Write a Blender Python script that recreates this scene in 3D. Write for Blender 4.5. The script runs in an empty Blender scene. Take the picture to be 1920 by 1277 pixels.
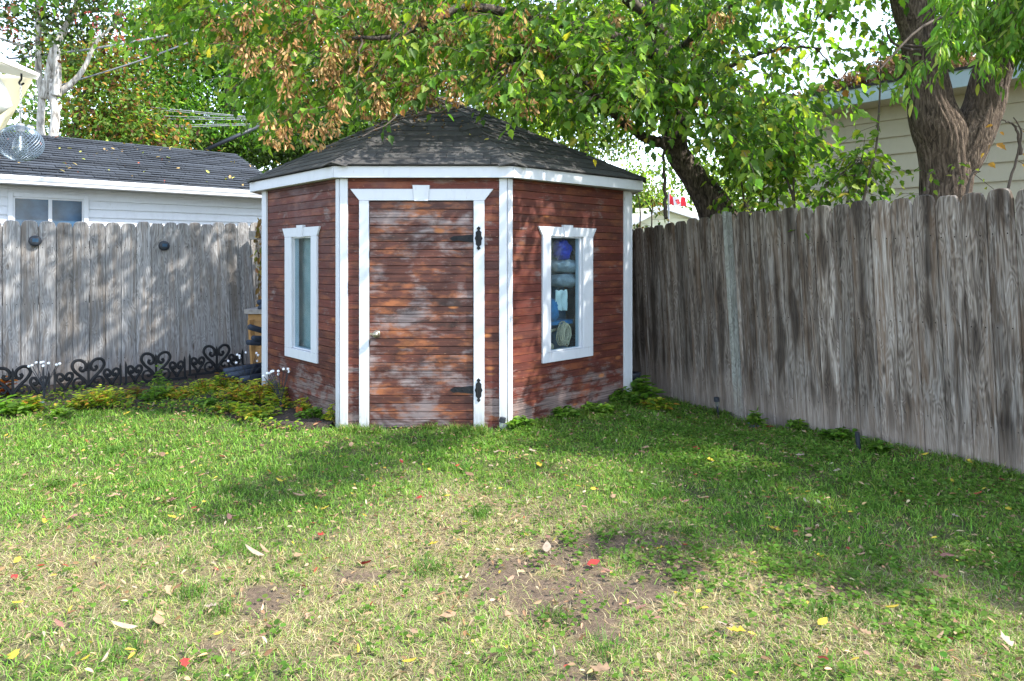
import bpy, math, random
import numpy as np
from mathutils import Vector, Matrix
R = math.radians
sc = bpy.context.scene
col = sc.collection

# ------------------------------------------------------------------ camera
EYE = 1.42
FPX = 1280.0                                   # focal length in pixels of the 1920 px wide photograph
HORIZON = 480.0
cam = bpy.data.objects.new('camera', bpy.data.cameras.new('camera'))
col.objects.link(cam); sc.camera = cam
cam.location = (0, 0, EYE); cam.rotation_euler = (R(90), 0, 0)
cam.data.sensor_width = 36; cam.data.lens = FPX / 1920 * 36
cam.data.shift_y = -(638.5 - HORIZON) / 1920
cam.data.clip_end = 2000
# ------------------------------------------------------------------ light
SUN_EL, SUN_AZ = 47.0, 108.0
w = bpy.data.worlds.new('World'); sc.world = w; w.use_nodes = True
wn = w.node_tree; bg = wn.nodes['Background']; bg.inputs[1].default_value = 0.15
sky = wn.nodes.new('ShaderNodeTexSky'); sky.sky_type = 'NISHITA'; sky.sun_disc = False
sky.sun_elevation = R(SUN_EL); sky.sun_rotation = R(SUN_AZ); sky.air_density = 1.0; sky.dust_density = .4; sky.ozone_density = 1.6
hs_ = wn.nodes.new('ShaderNodeHueSaturation'); hs_.inputs['Saturation'].default_value = .66; wn.links.new(sky.outputs[0], hs_.inputs['Color']); wn.links.new(hs_.outputs[0], bg.inputs[0])
sd = Vector((math.sin(R(SUN_AZ)) * math.cos(R(SUN_EL)), math.cos(R(SUN_AZ)) * math.cos(R(SUN_EL)), math.sin(R(SUN_EL))))
sl = bpy.data.lights.new('sun', 'SUN'); sl.energy = 2.45; sl.angle = R(0.9); sl.color = (1, .95, .86)
so = bpy.data.objects.new('sun', sl); col.objects.link(so); so.rotation_euler = sd.to_track_quat('Z', 'Y').to_euler(); so.location = (20, -6, 15)
sc.view_settings.view_transform = 'Standard'; sc.view_settings.look = 'None'
sc.view_settings.exposure = 2.34; sc.view_settings.gamma = 1; sc.view_settings.use_curve_mapping = False
sc.cycles.max_bounces = 8; sc.cycles.transparent_max_bounces = 16; sc.cycles.transmission_bounces = 6
sc.cycles.use_denoising = True; sc.cycles.denoising_prefilter = 'NONE'

# ------------------------------------------------------------------ helpers
def at(px, py, Y):                             # a point seen at (px, py) of the photograph and Y metres away
    return Vector(((px - 960) / FPX * Y, Y, EYE - (py - HORIZON) / FPX * Y))
def apt(px, py, Y): return np.array(at(px, py, Y))

RT = np.random.default_rng(7).random((257, 257)); RT[256] = RT[0]; RT[:, 256] = RT[:, 0]
def vnoise(x, y, s=1.0, seed=0):
    x = np.asarray(x, float) * s + seed * 17.31; y = np.asarray(y, float) * s + seed * 9.77
    xi = np.floor(x).astype(int); yi = np.floor(y).astype(int); fx = x - xi; fy = y - yi
    fx = fx * fx * (3 - 2 * fx); fy = fy * fy * (3 - 2 * fy); xi %= 256; yi %= 256
    return (RT[xi, yi] * (1 - fx) + RT[xi + 1, yi] * fx) * (1 - fy) + (RT[xi, yi + 1] * (1 - fx) + RT[xi + 1, yi + 1] * fx) * fy
def fbm(x, y, s=1.0, o=4, seed=0):
    t = 0; a = 1; n = 0
    for k in range(o): t = t + a * vnoise(x, y, s * 2 ** k, seed + k); n += a; a *= .55
    return t / n
def sstep(a, b, x):
    t = np.clip((np.asarray(x, float) - a) / (b - a), 0, 1); return t * t * (3 - 2 * t)
def gz(x, y):                                  # height of the ground
    x = np.asarray(x, float); y = np.asarray(y, float)
    z = -0.11 * sstep(4.9, 6.3, y) * sstep(.9, 1.9, x)
    near = sstep(30, 10, np.hypot(x, y - 4))
    z = z + near * (.045 * (fbm(x, y, 1.3, 3, 5) - .5) + .014 * (fbm(x, y, 9, 2, 8) - .5))
    return z

def mk(name, V, F, mat=None, parent=None, smooth=False):
    me = bpy.data.meshes.new(name); me.from_pydata([tuple(v) for v in V], [], F); me.update()
    if smooth: me.polygons.foreach_set('use_smooth', [True] * len(me.polygons))
    return link(name, me, mat, parent)
def link(name, me, mat=None, parent=None, M=None):
    o = bpy.data.objects.new(name, me); col.objects.link(o)
    if mat and not me.materials: me.materials.append(mat)
    if M is not None: o.matrix_basis = M
    if parent: adopt(o, parent)
    return o
WM = {}
def wm(o): return WM.get(o.name, Matrix.Identity(4)) if o.name in WM else (o.matrix_basis.copy())
def adopt(o, p):
    o.parent = p; o.matrix_parent_inverse = wm(p).inverted()
    # world matrix of the child stays its own basis
def tag(o, label=None, cat=None, group=None, kind=None):
    if label: o['label'] = label
    if cat: o['category'] = cat
    if group: o['group'] = group
    if kind: o['kind'] = kind
    return o
def empty(name, loc, label, cat, group=None, rz=0):
    o = bpy.data.objects.new(name, None); col.objects.link(o); o.empty_display_size = .1
    o.matrix_basis = Matrix.Translation(Vector(loc)) @ Matrix.Rotation(rz, 4, 'Z')
    return tag(o, label, cat, group)
def copy_tree(o, parent=None):
    c = o.copy(); col.objects.link(c); c.parent = parent
    for ch in [x for x in bpy.data.objects if x.parent == o]: copy_tree(ch, c)
    return c

class MB:                                       # collects shapes into one mesh
    def __init__(s): s.V = []; s.F = []
    def add(s, V, F):
        n = len(s.V); s.V += [tuple(v) for v in V]; s.F += [tuple(i + n for i in f) for f in F]; return s
    def box(s, a, b, M=None, bev=0.0):
        x0, y0, z0 = a; x1, y1, z1 = b
        V = [(x0,y0,z0),(x1,y0,z0),(x1,y1,z0),(x0,y1,z0),(x0,y0,z1),(x1,y0,z1),(x1,y1,z1),(x0,y1,z1)]
        F = [(0,3,2,1),(4,5,6,7),(0,1,5,4),(1,2,6,5),(2,3,7,6),(3,0,4,7)]
        if M is not None: V = [M @ Vector(v) for v in V]
        return s.add(V, F)
    def tube(s, pts, rad, seg=8, cap=True):
        V, F = tube_vf(pts, rad, seg, cap); return s.add(V, F)
    def ball(s, c, r, seg=10, rings=6, sc3=(1, 1, 1)):
        V = []; F = []
        for i in range(rings + 1):
            t = math.pi * i / rings
            for j in range(seg):
                a = 2 * math.pi * j / seg
                V.append((c[0] + r * sc3[0] * math.sin(t) * math.cos(a), c[1] + r * sc3[1] * math.sin(t) * math.sin(a), c[2] + r * sc3[2] * math.cos(t)))
        for i in range(rings):
            for j in range(seg):
                F.append((i * seg + j, (i + 1) * seg + j, (i + 1) * seg + (j + 1) % seg, i * seg + (j + 1) % seg))
        return s.add(V, F)
    def prism(s, poly, M, d0, d1):               # poly in local x,z ; extruded along local y from d0 to d1
        n = len(poly)
        V = [M @ Vector((p[0], d0, p[1])) for p in poly] + [M @ Vector((p[0], d1, p[1])) for p in poly]
        F = [tuple(range(n)), tuple(range(2 * n - 1, n - 1, -1))] + [(i, i + n, (i + 1) % n + n, (i + 1) % n) for i in range(n)]
        return s.add(V, F)
    def build(s, name, mat, parent=None, smooth=False, bevel=0):
        o = mk(name, s.V, s.F, mat, parent, smooth)
        if bevel:
            m = o.modifiers.new('b', 'BEVEL'); m.width = bevel; m.segments = 2; m.limit_method = 'ANGLE'; m.angle_limit = R(40)
        return o
def tube_vf(pts, rad, seg=8, cap=True):
    P = np.array([tuple(p) for p in pts], float); n = len(P)
    rad = np.full(n, rad) if np.isscalar(rad) else np.array(rad, float)
    T = np.gradient(P, axis=0); T /= np.linalg.norm(T, axis=1)[:, None] + 1e-12
    up = np.array([0, 0, 1.]) if abs(T[0][2]) < .9 else np.array([1., 0, 0])
    a = np.cross(T[0], up); a /= np.linalg.norm(a); V = []
    ang = np.linspace(0, 2 * np.pi, seg, endpoint=False); ca = np.cos(ang)[:, None]; sa = np.sin(ang)[:, None]
    for i in range(n):
        a = a - T[i] * a.dot(T[i]); a /= np.linalg.norm(a) + 1e-12; b = np.cross(T[i], a)
        V.append(P[i] + rad[i] * (ca * a + sa * b))
    V = np.concatenate(V)
    F = [(i * seg + j, i * seg + (j + 1) % seg, (i + 1) * seg + (j + 1) % seg, (i + 1) * seg + j) for i in range(n - 1) for j in range(seg)]
    if cap: F += [tuple(range(seg))[::-1], tuple(range((n - 1) * seg, n * seg))]
    return [tuple(v) for v in V], F
def spline(ctrl, n=16):
    P = np.array([tuple(c) for c in ctrl], float); m = len(P)
    if m == 2: return np.array([P[0] + (P[1] - P[0]) * t for t in np.linspace(0, 1, n)])
    Q = np.vstack([2 * P[0] - P[1], P, 2 * P[-1] - P[-2]]); out = []
    for k in range(m - 1):
        p0, p1, p2, p3 = Q[k:k + 4]
        for t in np.linspace(0, 1, max(2, n // (m - 1)), endpoint=False):
            out.append(.5 * (2 * p1 + (p2 - p0) * t + (2 * p0 - 5 * p1 + 4 * p2 - p3) * t * t + (3 * p1 - p0 - 3 * p2 + p3) * t ** 3))
    out.append(P[-1]); return np.array(out)

def bigmesh(name, V, templF, k, N, tint=None, mat=None, parent=None):
    """N copies of a template (k verts each, faces templF) already laid out in V (N*k,3)."""
    me = bpy.data.meshes.new(name); V = np.asarray(V, np.float32).reshape(-1, 3)
    me.vertices.add(len(V)); me.vertices.foreach_set('co', V.ravel())
    idx = np.concatenate([np.array(f) for f in templF]); tot = np.array([len(f) for f in templF])
    L = (idx[None, :] + (np.arange(N) * k)[:, None]).ravel().astype(np.int32)
    tots = np.tile(tot, N).astype(np.int32); starts = np.concatenate([[0], np.cumsum(tots)[:-1]]).astype(np.int32)
    me.loops.add(len(L)); me.loops.foreach_set('vertex_index', L)
    me.polygons.add(len(tots)); me.polygons.foreach_set('loop_start', starts); me.polygons.foreach_set('loop_total', tots)
    me.update(calc_edges=True)
    if tint is not None:
        ca = me.color_attributes.new('tint', 'FLOAT_COLOR', 'POINT')
        t = np.repeat(np.c_[tint, np.ones(len(tint))], k, axis=0) if len(tint) == N else np.c_[tint, np.ones(len(tint))]
        ca.data.foreach_set('color', t.astype(np.float32).ravel())
    return link(name, me, mat, parent)
def nrm(a): return a / (np.linalg.norm(a, axis=-1, keepdims=True) + 1e-9)

# leaf templates: x width, y length, z up
def halves(out, fold=.25, droop=.25):
    L = [(-x, y) for x, y in out]; V = [(0, 0)] + out + [(0, 1)] + L
    n = len(out); F = [tuple([0] + list(range(1, n + 1)) + [n + 1]), tuple([0, n + 1] + list(range(2 * n + 1, n + 1, -1)))]
    return np.array([(x, y, fold * abs(x) - droop * y * y) for x, y in V]), F
T_BIG = halves([(.17, .12), (.33, .33), (.22, .45), (.27, .60), (.12, .74)])
T_OVAL = halves([(.20, .22), (.24, .5), (.14, .8)])
T_TINY = halves([(.30, .42)], .3, .2)
T_SEED = halves([(.15, .35), (.21, .8)], .1, .3)
def leaves(name, T, C, D, Nn, S, tint, mat, parent=None, wid=None):
    """C centres, D axis, Nn approximate normal, S size."""
    D = nrm(D); X = nrm(np.cross(D, Nn)); Z = np.cross(X, D); V0, F = T; N = len(C)
    ww = S if wid is None else wid
    V = C[:, None, :] + V0[None, :, 0:1] * X[:, None, :] * ww[:, None, None] + V0[None, :, 1:2] * D[:, None, :] * S[:, None, None] + V0[None, :, 2:3] * Z[:, None, :] * S[:, None, None]
    return bigmesh(name, V, F, len(V0), N, tint, mat, parent)
def pal(rng, N, cols, wts, jit=.18):
    cols = np.array(cols, float); i = rng.choice(len(cols), N, p=np.array(wts) / sum(wts))
    c = cols[i]; b = 1 + jit * rng.standard_normal((N, 1)); return np.clip(c * b * (1 + .06 * rng.standard_normal((N, 3))), .004, .9)

# ------------------------------------------------------------------ materials
class NT:
    def __init__(s, name):
        s.m = bpy.data.materials.new(name); s.m.use_nodes = True; s.t = s.m.node_tree; s.b = s.t.nodes['Principled BSDF']; s.out = s.t.nodes['Material Output']
        s.b.inputs['Specular IOR Level'].default_value = .3
    def n(s, typ, **kw):
        x = s.t.nodes.new('ShaderNode' + typ)
        for k, v in kw.items():
            if hasattr(x, k): setattr(x, k, v)
        return x
    def l(s, a, b): s.t.links.new(a, b)
    def setin(s, node, k, v):
        if isinstance(v, bpy.types.NodeSocket): s.l(v, node.inputs[k])
        else: node.inputs[k].default_value = v
    def pos(s, scale, rnd=0.0, obj=False):
        if obj: base = s.n('TexCoord').outputs['Object']
        else: base = s.n('NewGeometry').outputs['Position']
        mp = s.n('VectorMath', operation='MULTIPLY'); s.l(base, mp.inputs[0]); mp.inputs[1].default_value = scale
        if rnd:
            oi = s.n('ObjectInfo'); ml = s.n('VectorMath', operation='SCALE'); ml.inputs[0].default_value = (rnd, rnd * 1.7, rnd * 2.3); s.l(oi.outputs['Random'], ml.inputs['Scale'])
            ad = s.n('VectorMath', operation='ADD'); s.l(mp.outputs[0], ad.inputs[0]); s.l(ml.outputs[0], ad.inputs[1]); return ad.outputs[0]
        return mp.outputs[0]
    def noise(s, vec, scale=1, detail=4, rough=.6, dist=0):
        x = s.n('TexNoise'); s.l(vec, x.inputs['Vector']); x.inputs['Scale'].default_value = scale; x.inputs['Detail'].default_value = detail
        x.inputs['Roughness'].default_value = rough; x.inputs['Distortion'].default_value = dist; return x.outputs['Fac']
    def voro(s, vec, scale=1, feature='F1'):
        x = s.n('TexVoronoi', feature=feature); s.l(vec, x.inputs['Vector']); x.inputs['Scale'].default_value = scale; return x
    def ramp(s, f, stops):
        x = s.n('ValToRGB'); s.l(f, x.inputs[0]); e = x.color_ramp.elements
        while len(e) < len(stops): e.new(.5)
        for q, (p, c) in zip(e, stops):
            q.position = p; q.color = (*c, 1) if not np.isscalar(c) else (c, c, c, 1)
        return x.outputs[0]
    def mix(s, f, a, b, mode='MIX'):
        x = s.n('Mix', data_type='RGBA', blend_type=mode); s.setin(x, 0, f)
        for k, v in ((6, a), (7, b)): s.setin(x, k, v if isinstance(v, bpy.types.NodeSocket) else (*v, 1))
        return x.outputs[2]
    def math(s, op, a, b=0.0, clamp=False):
        x = s.n('Math', operation=op); x.use_clamp = clamp; s.setin(x, 0, a); s.setin(x, 1, b); return x.outputs[0]
    def z(s):
        x = s.n('SeparateXYZ'); s.l(s.n('NewGeometry').outputs['Position'], x.inputs[0]); return x.outputs[2]
    def rnd(s): return s.n('ObjectInfo').outputs['Random']
    def bump(s, h, st=.3, d=.01):
        x = s.n('Bump'); x.inputs['Strength'].default_value = st; x.inputs['Distance'].default_value = d; s.l(h, x.inputs['Height']); s.l(x.outputs[0], s.b.inputs['Normal']); return x.outputs[0]
    def col(s, c): s.setin(s.b, 'Base Color', c if isinstance(c, bpy.types.NodeSocket) else (*c, 1)); return s
    def rough(s, r): s.setin(s.b, 'Roughness', r); return s
def plain(name, c, r=.6, metal=0, var=.15, sc_=12, bump=0):
    m = NT(name); f = m.noise(m.pos((1, 1, 1)), sc_, 5)
    m.col(m.ramp(f, [(.25, tuple(v * (1 - var) for v in c)), (.75, tuple(min(1, v * (1 + var)) for v in c))])).rough(r); m.b.inputs['Metallic'].default_value = metal
    if bump: m.bump(f, bump, .004)
    return m.m
def fence_mat(name, dark, mid, light, brown, streak=.5, darkstreak=0, wid=.155):
    m = NT(name); ob = True
    fine = m.noise(m.pos((330, 8, 9), 41, ob), 1, 4, .6); low = m.noise(m.pos((12, 3, 4.0), 29, ob), 1, 2, .45, 1.0)
    sx = m.n('SeparateXYZ'); m.l(m.n('TexCoord').outputs['Object'], sx.inputs[0])
    ring = m.math('SINE', m.math('ADD', m.math('MULTIPLY', low, 62.0), m.math('MULTIPLY', sx.outputs[0], 150.0)))   # cathedral grain
    g = m.math('ADD', m.math('MULTIPLY', fine, .50), m.math('ADD', m.math('MULTIPLY', ring, .06), m.math('MULTIPLY', m.noise(m.pos((60, 4, 3.0), 17, ob), 1, 5, .7, .3), .50)))
    c = m.ramp(g, [(.34, dark), (.50, mid), (.66, light)])
    big = m.noise(m.pos((16, 3, 1.6), 23, ob), 1, 4, .6, .6)
    c = m.mix(m.math('MULTIPLY', m.ramp(big, [(.48, 0.), (.62, 1.)]), streak), c, brown)
    if darkstreak:
        e = m.noise(m.pos((18, 3, 3.2), 91, ob), 1, 4, .6, 1.4); c = m.mix(m.math('MULTIPLY', m.ramp(e, [(.52, 0.), (.64, 1.)]), .55), c, m.ramp(fine, [(.35, (.22, .20, .18)), (.65, (.37, .345, .32))]))
        d = m.noise(m.pos((13, 3, 2.0), 77, ob), 1, 5, .6, 1.3); dm = m.ramp(d, [(.505, 0.), (.575, 1.)])
        n1 = m.noise(m.pos((.001, .001, 2.6), 53, ob), 1, 3, .5); n2 = m.noise(m.pos((.001, .001, 2.0), 87, ob), 1, 3, .55)
        wd_ = m.math('MULTIPLY', m.math('SUBTRACT', n2, .43), .34); dd_ = m.math('ABSOLUTE', m.math('SUBTRACT', m.math('SUBTRACT', sx.outputs[0], .075), m.math('MULTIPLY', m.math('SUBTRACT', n1, .5), .16)))
        st = m.math('DIVIDE', m.math('SUBTRACT', m.math('ADD', wd_, m.math('MULTIPLY', m.math('SUBTRACT', g, .5), .09)), dd_), .030, clamp=True)
        dm = m.math('MAXIMUM', m.math('MULTIPLY', dm, .55), m.math('MULTIPLY', st, .86))
        c = m.mix(m.math('MULTIPLY', dm, darkstreak), c, m.ramp(g, [(.36, (.005, .0038, .003)), (.66, (.055, .037, .026))]))
    r = m.rnd(); vm = m.n('VectorMath', operation='SCALE'); m.l(c, vm.inputs[0]); m.l(m.math('ADD', m.math('MULTIPLY', r, .75), .60), vm.inputs['Scale']); c = vm.outputs[0]
    kv = m.voro(m.pos((9, 3, 4.6), 31, ob), 1); sep = m.n('SeparateColor'); m.l(kv.outputs['Color'], sep.inputs[0])
    kn = m.math('MULTIPLY', m.ramp(kv.outputs['Distance'], [(.07, 1.), (.16, 0.)]), m.math('GREATER_THAN', sep.outputs[0], .62)); c = m.mix(m.math('MULTIPLY', kn, .85), c, (.04, .027, .02))
    nail = None                                  # nail heads at the three rails
    for x0 in (.032, wid - .036):
        for z0 in (.155, .515, .845):
            q = m.math('LESS_THAN', m.math('ADD', m.math('POWER', m.math('ABSOLUTE', m.math('SUBTRACT', sx.outputs[0], x0)), 2.0), m.math('POWER', m.math('MULTIPLY', m.math('ABSOLUTE', m.math('SUBTRACT', sx.outputs[2], z0)), 1.5), 2.0)), .000018)
            nail = q if nail is None else m.math('MAXIMUM', nail, q)
    c = m.mix(nail, c, (.02, .016, .014))
    zz = m.math('ADD', m.z(), m.math('MULTIPLY', m.noise(m.pos((14, 14, 2), 9), 1, 3), .5)); c = m.mix(m.math('MULTIPLY', m.ramp(zz, [(.22, 1.), (.60, 0.)]), .6), c, m.ramp(fine, [(.35, (.22, .165, .125)), (.65, (.36, .31, .27))]))
    m.col(c).rough(.85); m.bump(g, 1.0, .010); return m.m

M = {}
M['fence_left'] = fence_mat('weathered_grey_cedar', (.085, .08, .078), (.20, .195, .195), (.32, .32, .325), (.135, .105, .08), .55)
M['fence_right'] = fence_mat('weathered_brown_cedar', (.05, .039, .031), (.20, .165, .137), (.36, .328, .295), (.115, .073, .046), .75, .97)
M['fence_pale'] = fence_mat('pale_green_grey_wood', (.09, .092, .082), (.19, .195, .175), (.29, .30, .28), (.25, .24, .2), .3)
def siding_mat(name, wear, base=(.078, .017, .011), hi=(.135, .033, .020), grey=(.20, .155, .145), orange=.35):
    m = NT(name); g = m.noise(m.pos((2.2, 2.2, 90), 53), 1, 7, .65, .6); blot = m.noise(m.pos((3.0, 3.0, 4.2)), 1, 5, .65, .3)
    c = m.ramp(g, [(.3, tuple(v * .62 for v in base)), (.52, base), (.75, hi)])
    per = m.math('ADD', m.math('MULTIPLY', m.rnd(), .65), .68)
    vm = m.n('VectorMath', operation='SCALE'); m.l(c, vm.inputs[0]); m.l(per, vm.inputs['Scale']); c = vm.outputs[0]
    ob = m.noise(m.pos((3.4, 3.4, 9), 2), 1, 4, .65); c = m.mix(m.math('MULTIPLY', m.ramp(ob, [(.50, 0.), (.66, 1.)]), orange), c, (.30, .10, .035))
    wv = m.math('ADD', m.math('MULTIPLY', m.noise(m.pos((6, 6, 26), 19), 1, 6, .75, .5), .55), m.math('MULTIPLY', m.math('SUBTRACT', m.math('MULTIPLY', blot, 2.0), .5), .6))
    zz = m.math('ADD', m.z(), m.math('MULTIPLY', blot, .45)); low = m.ramp(zz, [(.36, .24 if wear < .3 else .10), (.82, 0.)])
    wv = m.math('ADD', m.math('ADD', wv, low), m.math('MULTIPLY', m.rnd(), .07))
    wf = m.ramp(wv, [(.74 - wear * .25, 0.), (.86 - wear * .12, .85)])
    c = m.mix(wf, c, m.ramp(g, [(.34, tuple(v * .30 for v in grey)), (.66, tuple(v * 1.25 for v in grey))]))
    dk = m.noise(m.pos((2.6, 2.6, 6.5), 1.1), 1, 5, .7, .8); c = m.mix(m.math('MULTIPLY', m.ramp(dk, [(.54, 0.), (.66, 1.)]), .8 if wear > .3 else .35), c, (.022, .011, .009))
    sp = m.noise(m.pos((30, 30, 70), 5), 1, 3, .5); c = m.mix(m.math('MULTIPLY', m.ramp(sp, [(.68, 0.), (.72, 1.)]), .35), c, (.36, .22, .14))
    kv = m.voro(m.pos((4.2, 4.2, 9), 31), 1); sep = m.n('SeparateColor'); m.l(kv.outputs['Color'], sep.inputs[0])
    kn = m.math('MULTIPLY', m.ramp(kv.outputs['Distance'], [(.10, 1.), (.22, 0.)]), m.math('GREATER_THAN', sep.outputs[0], .72))
    c = m.mix(m.math('MULTIPLY', kn, .8), c, m.ramp(sep.outputs[1], [(.35, (.06, .02, .012)), (.7, (.40, .15, .045))]))
    m.col(c); m.rough(m.ramp(wv, [(.4, .42), (.7, .75)])); m.b.inputs['Specular IOR Level'].default_value = .4; m.bump(g, .35, .003); return m.m
M['siding'] = siding_mat('red_stained_siding', .0)
M['door'] = siding_mat('worn_red_door_plank', .50, (.070, .020, .013), (.15, .048, .026), (.25, .205, .20), .85)
M['grey_plank'] = plain('grey_bare_plank', (.25, .23, .215), .85, var=.4, sc_=20)
def white_mat(name, c=(.70, .72, .76)):
    m = NT(name); f = m.noise(m.pos((4, 4, 2)), 3, 6, .7); g = m.noise(m.pos((40, 40, 4)), 2, 5, .7)
    cc = m.mix(m.ramp(f, [(.5, 0.), (.8, .45)]), c, tuple(v * .74 for v in c)); cc = m.mix(m.ramp(g, [(.64, 0.), (.70, .6)]), cc, (.34, .28, .22))
    zl = m.math('ADD', m.z(), m.math('MULTIPLY', f, .5)); cc = m.mix(m.math('MULTIPLY', m.ramp(zl, [(.27, 1.), (.55, 0.)]), m.ramp(g, [(.4, .25), (.6, .8)])), cc, (.26, .24, .18))
    m.col(cc).rough(.5); m.bump(g, .15, .002); return m.m
M['white'] = white_mat('white_trim_paint', (.52, .54, .58))
M['vinyl'] = white_mat('white_vinyl', (.56, .58, .62))
M['cream'] = white_mat('cream_siding', (.50, .455, .365))
M['bluefascia'] = white_mat('pale_blue_fascia', (.42, .52, .57))
M['fargarage'] = white_mat('pale_yellow_siding', (.62, .62, .47))
def shingle_mat(name, a, b, big=.35, tint=(.16, .14, .13)):
    m = NT(name); f = m.noise(m.pos((1, 1, 1), 13), 260, 3, .7); h = m.noise(m.pos((1, 1, 1), 7), 9, 5, .7)
    c = m.ramp(f, [(.3, a), (.7, b)]); c = m.mix(m.ramp(h, [(.5, 0.), (.75, big)]), c, tint)
    per = m.math('ADD', m.math('MULTIPLY', m.rnd(), .7), .65); vm = m.n('VectorMath', operation='SCALE'); m.l(c, vm.inputs[0]); m.l(per, vm.inputs['Scale'])
    m.col(vm.outputs[0]).rough(.9); m.bump(f, .5, .003); return m.m
M['shingle'] = shingle_mat('charcoal_shingle', (.026, .025, .025), (.078, .075, .074), .22, (.11, .10, .09))
M['shingle_far'] = shingle_mat('blue_grey_shingle', (.020, .025, .033), (.052, .060, .075), .2, (.09, .10, .11))
M['black'] = plain('black_iron', (.006, .007, .009), .7, var=.3)
M['black_matte'] = plain('black_plastic', (.02, .024, .032), .45, var=.3)
M['steelblue'] = plain('dark_blue_foam', (.03, .042, .065), .6, var=.3, sc_=30)
M['metal'] = plain('worn_brass', (.30, .27, .21), .35, .9)
M['dark'] = plain('dark_interior', (.05, .045, .04), .9)
M['plyinside'] = plain('bare_plywood', (.16, .13, .10), .9)
M['soil'] = None
def glass_mat(name, tint=(.80, .90, .94), refl=.0, dirt=.05):
    m = NT(name); t = m.t; tr = m.n('BsdfTransparent'); tr.inputs[0].default_value = (*tint, 1); gl = m.n('BsdfGlossy'); gl.inputs['Roughness'].default_value = .03
    fr = m.n('LayerWeight'); a = m.math('ADD', m.math('MULTIPLY', m.math('POWER', fr.outputs['Facing'], 4.0), .7), .035 + refl)
    x = m.n('MixShader'); m.l(a, x.inputs[0]); m.l(tr.outputs[0], x.inputs[1]); m.l(gl.outputs[0], x.inputs[2])
    df = m.n('BsdfDiffuse'); df.inputs[0].default_value = (.5, .55, .52, 1); f = m.noise(m.pos((1, 1, 1)), 14, 7, .75); dm = m.math('MULTIPLY', m.ramp(f, [(.35, .15), (.8, 1.)]), dirt)
    y = m.n('MixShader'); m.l(dm, y.inputs[0]); m.l(x.outputs[0], y.inputs[1]); m.l(df.outputs[0], y.inputs[2]); m.l(y.outputs[0], m.out.inputs[0]); return m.m
M['glass'] = glass_mat('dusty_window_glass')
M['glass2'] = glass_mat('clear_bulb_glass', (.85, .9, .92), .05, .05)
def leaf_mat(name, trans=.35, gloss=.45, spec=.25):
    m = NT(name); at_ = m.n('VertexColor', layer_name='tint'); c = at_.outputs['Color']
    f = m.noise(m.pos((1, 1, 1)), 22, 3); c2 = m.mix(m.ramp(f, [(.3, .0), (.8, .35)]), c, m.mix(1.0, c, (1.5, 1.35, .6), 'MULTIPLY'))
    m.col(c2).rough(gloss); m.b.inputs['Specular IOR Level'].default_value = spec
    tl = m.n('BsdfTranslucent'); cc = m.mix(1.0, c2, (1.5, 1.7, .7), 'MULTIPLY'); m.l(cc, tl.inputs[0])
    x = m.n('MixShader'); x.inputs[0].default_value = trans; m.l(m.b.outputs[0], x.inputs[1]); m.l(tl.outputs[0], x.inputs[2]); m.l(x.outputs[0], m.out.inputs[0]); return m.m
M['leaf'] = leaf_mat('living_leaf', .52, .5, .25)
M['grass'] = leaf_mat('grass_blade', .3, .5, .2)
M['dryleaf'] = leaf_mat('dry_leaf', .15, .8, .1)
def bark_mat(name, a, b, sc_=1, st=.9):
    m = NT(name); n1 = m.noise(m.pos((22 * sc_, 22 * sc_, 4.5 * sc_)), 1, 7, .62, 1.6); n2 = m.noise(m.pos((3, 3, 3)), 1, 4)
    c = m.ramp(n1, [(.36, tuple(v * .28 for v in a)), (.5, a), (.66, b)]); c = m.mix(m.ramp(n2, [(.5, 0.), (.8, .4)]), c, tuple(v * .7 for v in a))
    m.col(c).rough(.95); m.bump(n1, st, .03); return m.m
M['bark'] = bark_mat('furrowed_bark', (.095, .068, .050), (.205, .155, .118), 1.7, 1.0)
M['bark_dark'] = bark_mat('dark_bark', (.07, .055, .045), (.16, .13, .105), 1.2)
M['bark_pale'] = bark_mat('pale_smooth_bark', (.36, .33, .29), (.56, .54, .50), .5, .2)
M['twig'] = plain('twig_bark', (.08, .062, .05), .9, var=.4)
M['bluecloth'] = plain('blue_nylon', (.02, .03, .32), .45, var=.5, sc_=20, bump=.4)
M['greycloth'] = plain('grey_cushion_cloth', (.30, .30, .31), .9, var=.25, sc_=25, bump=.4)
M['whitecloth'] = plain('white_cloth', (.62, .66, .62), .9, var=.12, sc_=15)
M['tealcloth'] = plain('blue_tarp', (.03, .16, .34), .5, var=.4, sc_=14)
M['rope'] = plain('tan_rope', (.48, .37, .24), .85, var=.35, sc_=90, bump=.6)
M['pine'] = plain('new_pine', (.33, .185, .07), .7, var=.3, sc_=14)
M['canvas'] = plain('cream_canvas', (.74, .66, .46), .9, var=.08, sc_=5)
M['canvas_white'] = plain('white_canvas', (.80, .78, .74), .9, var=.05)
M['cable'] = plain('grey_cable', (.24, .25, .27), .6)
M['red'] = plain('red_flag_cloth', (.62, .03, .045), .8, var=.1)
M['whiteflag'] = plain('white_flag_cloth', (.7, .7, .72), .8)
M['bulbwhite'] = plain('white_plastic_bead', (.80, .82, .88), .35, var=.05)
M['plate'] = plain('blue_grey_plate', (.11, .17, .20), .6)
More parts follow.
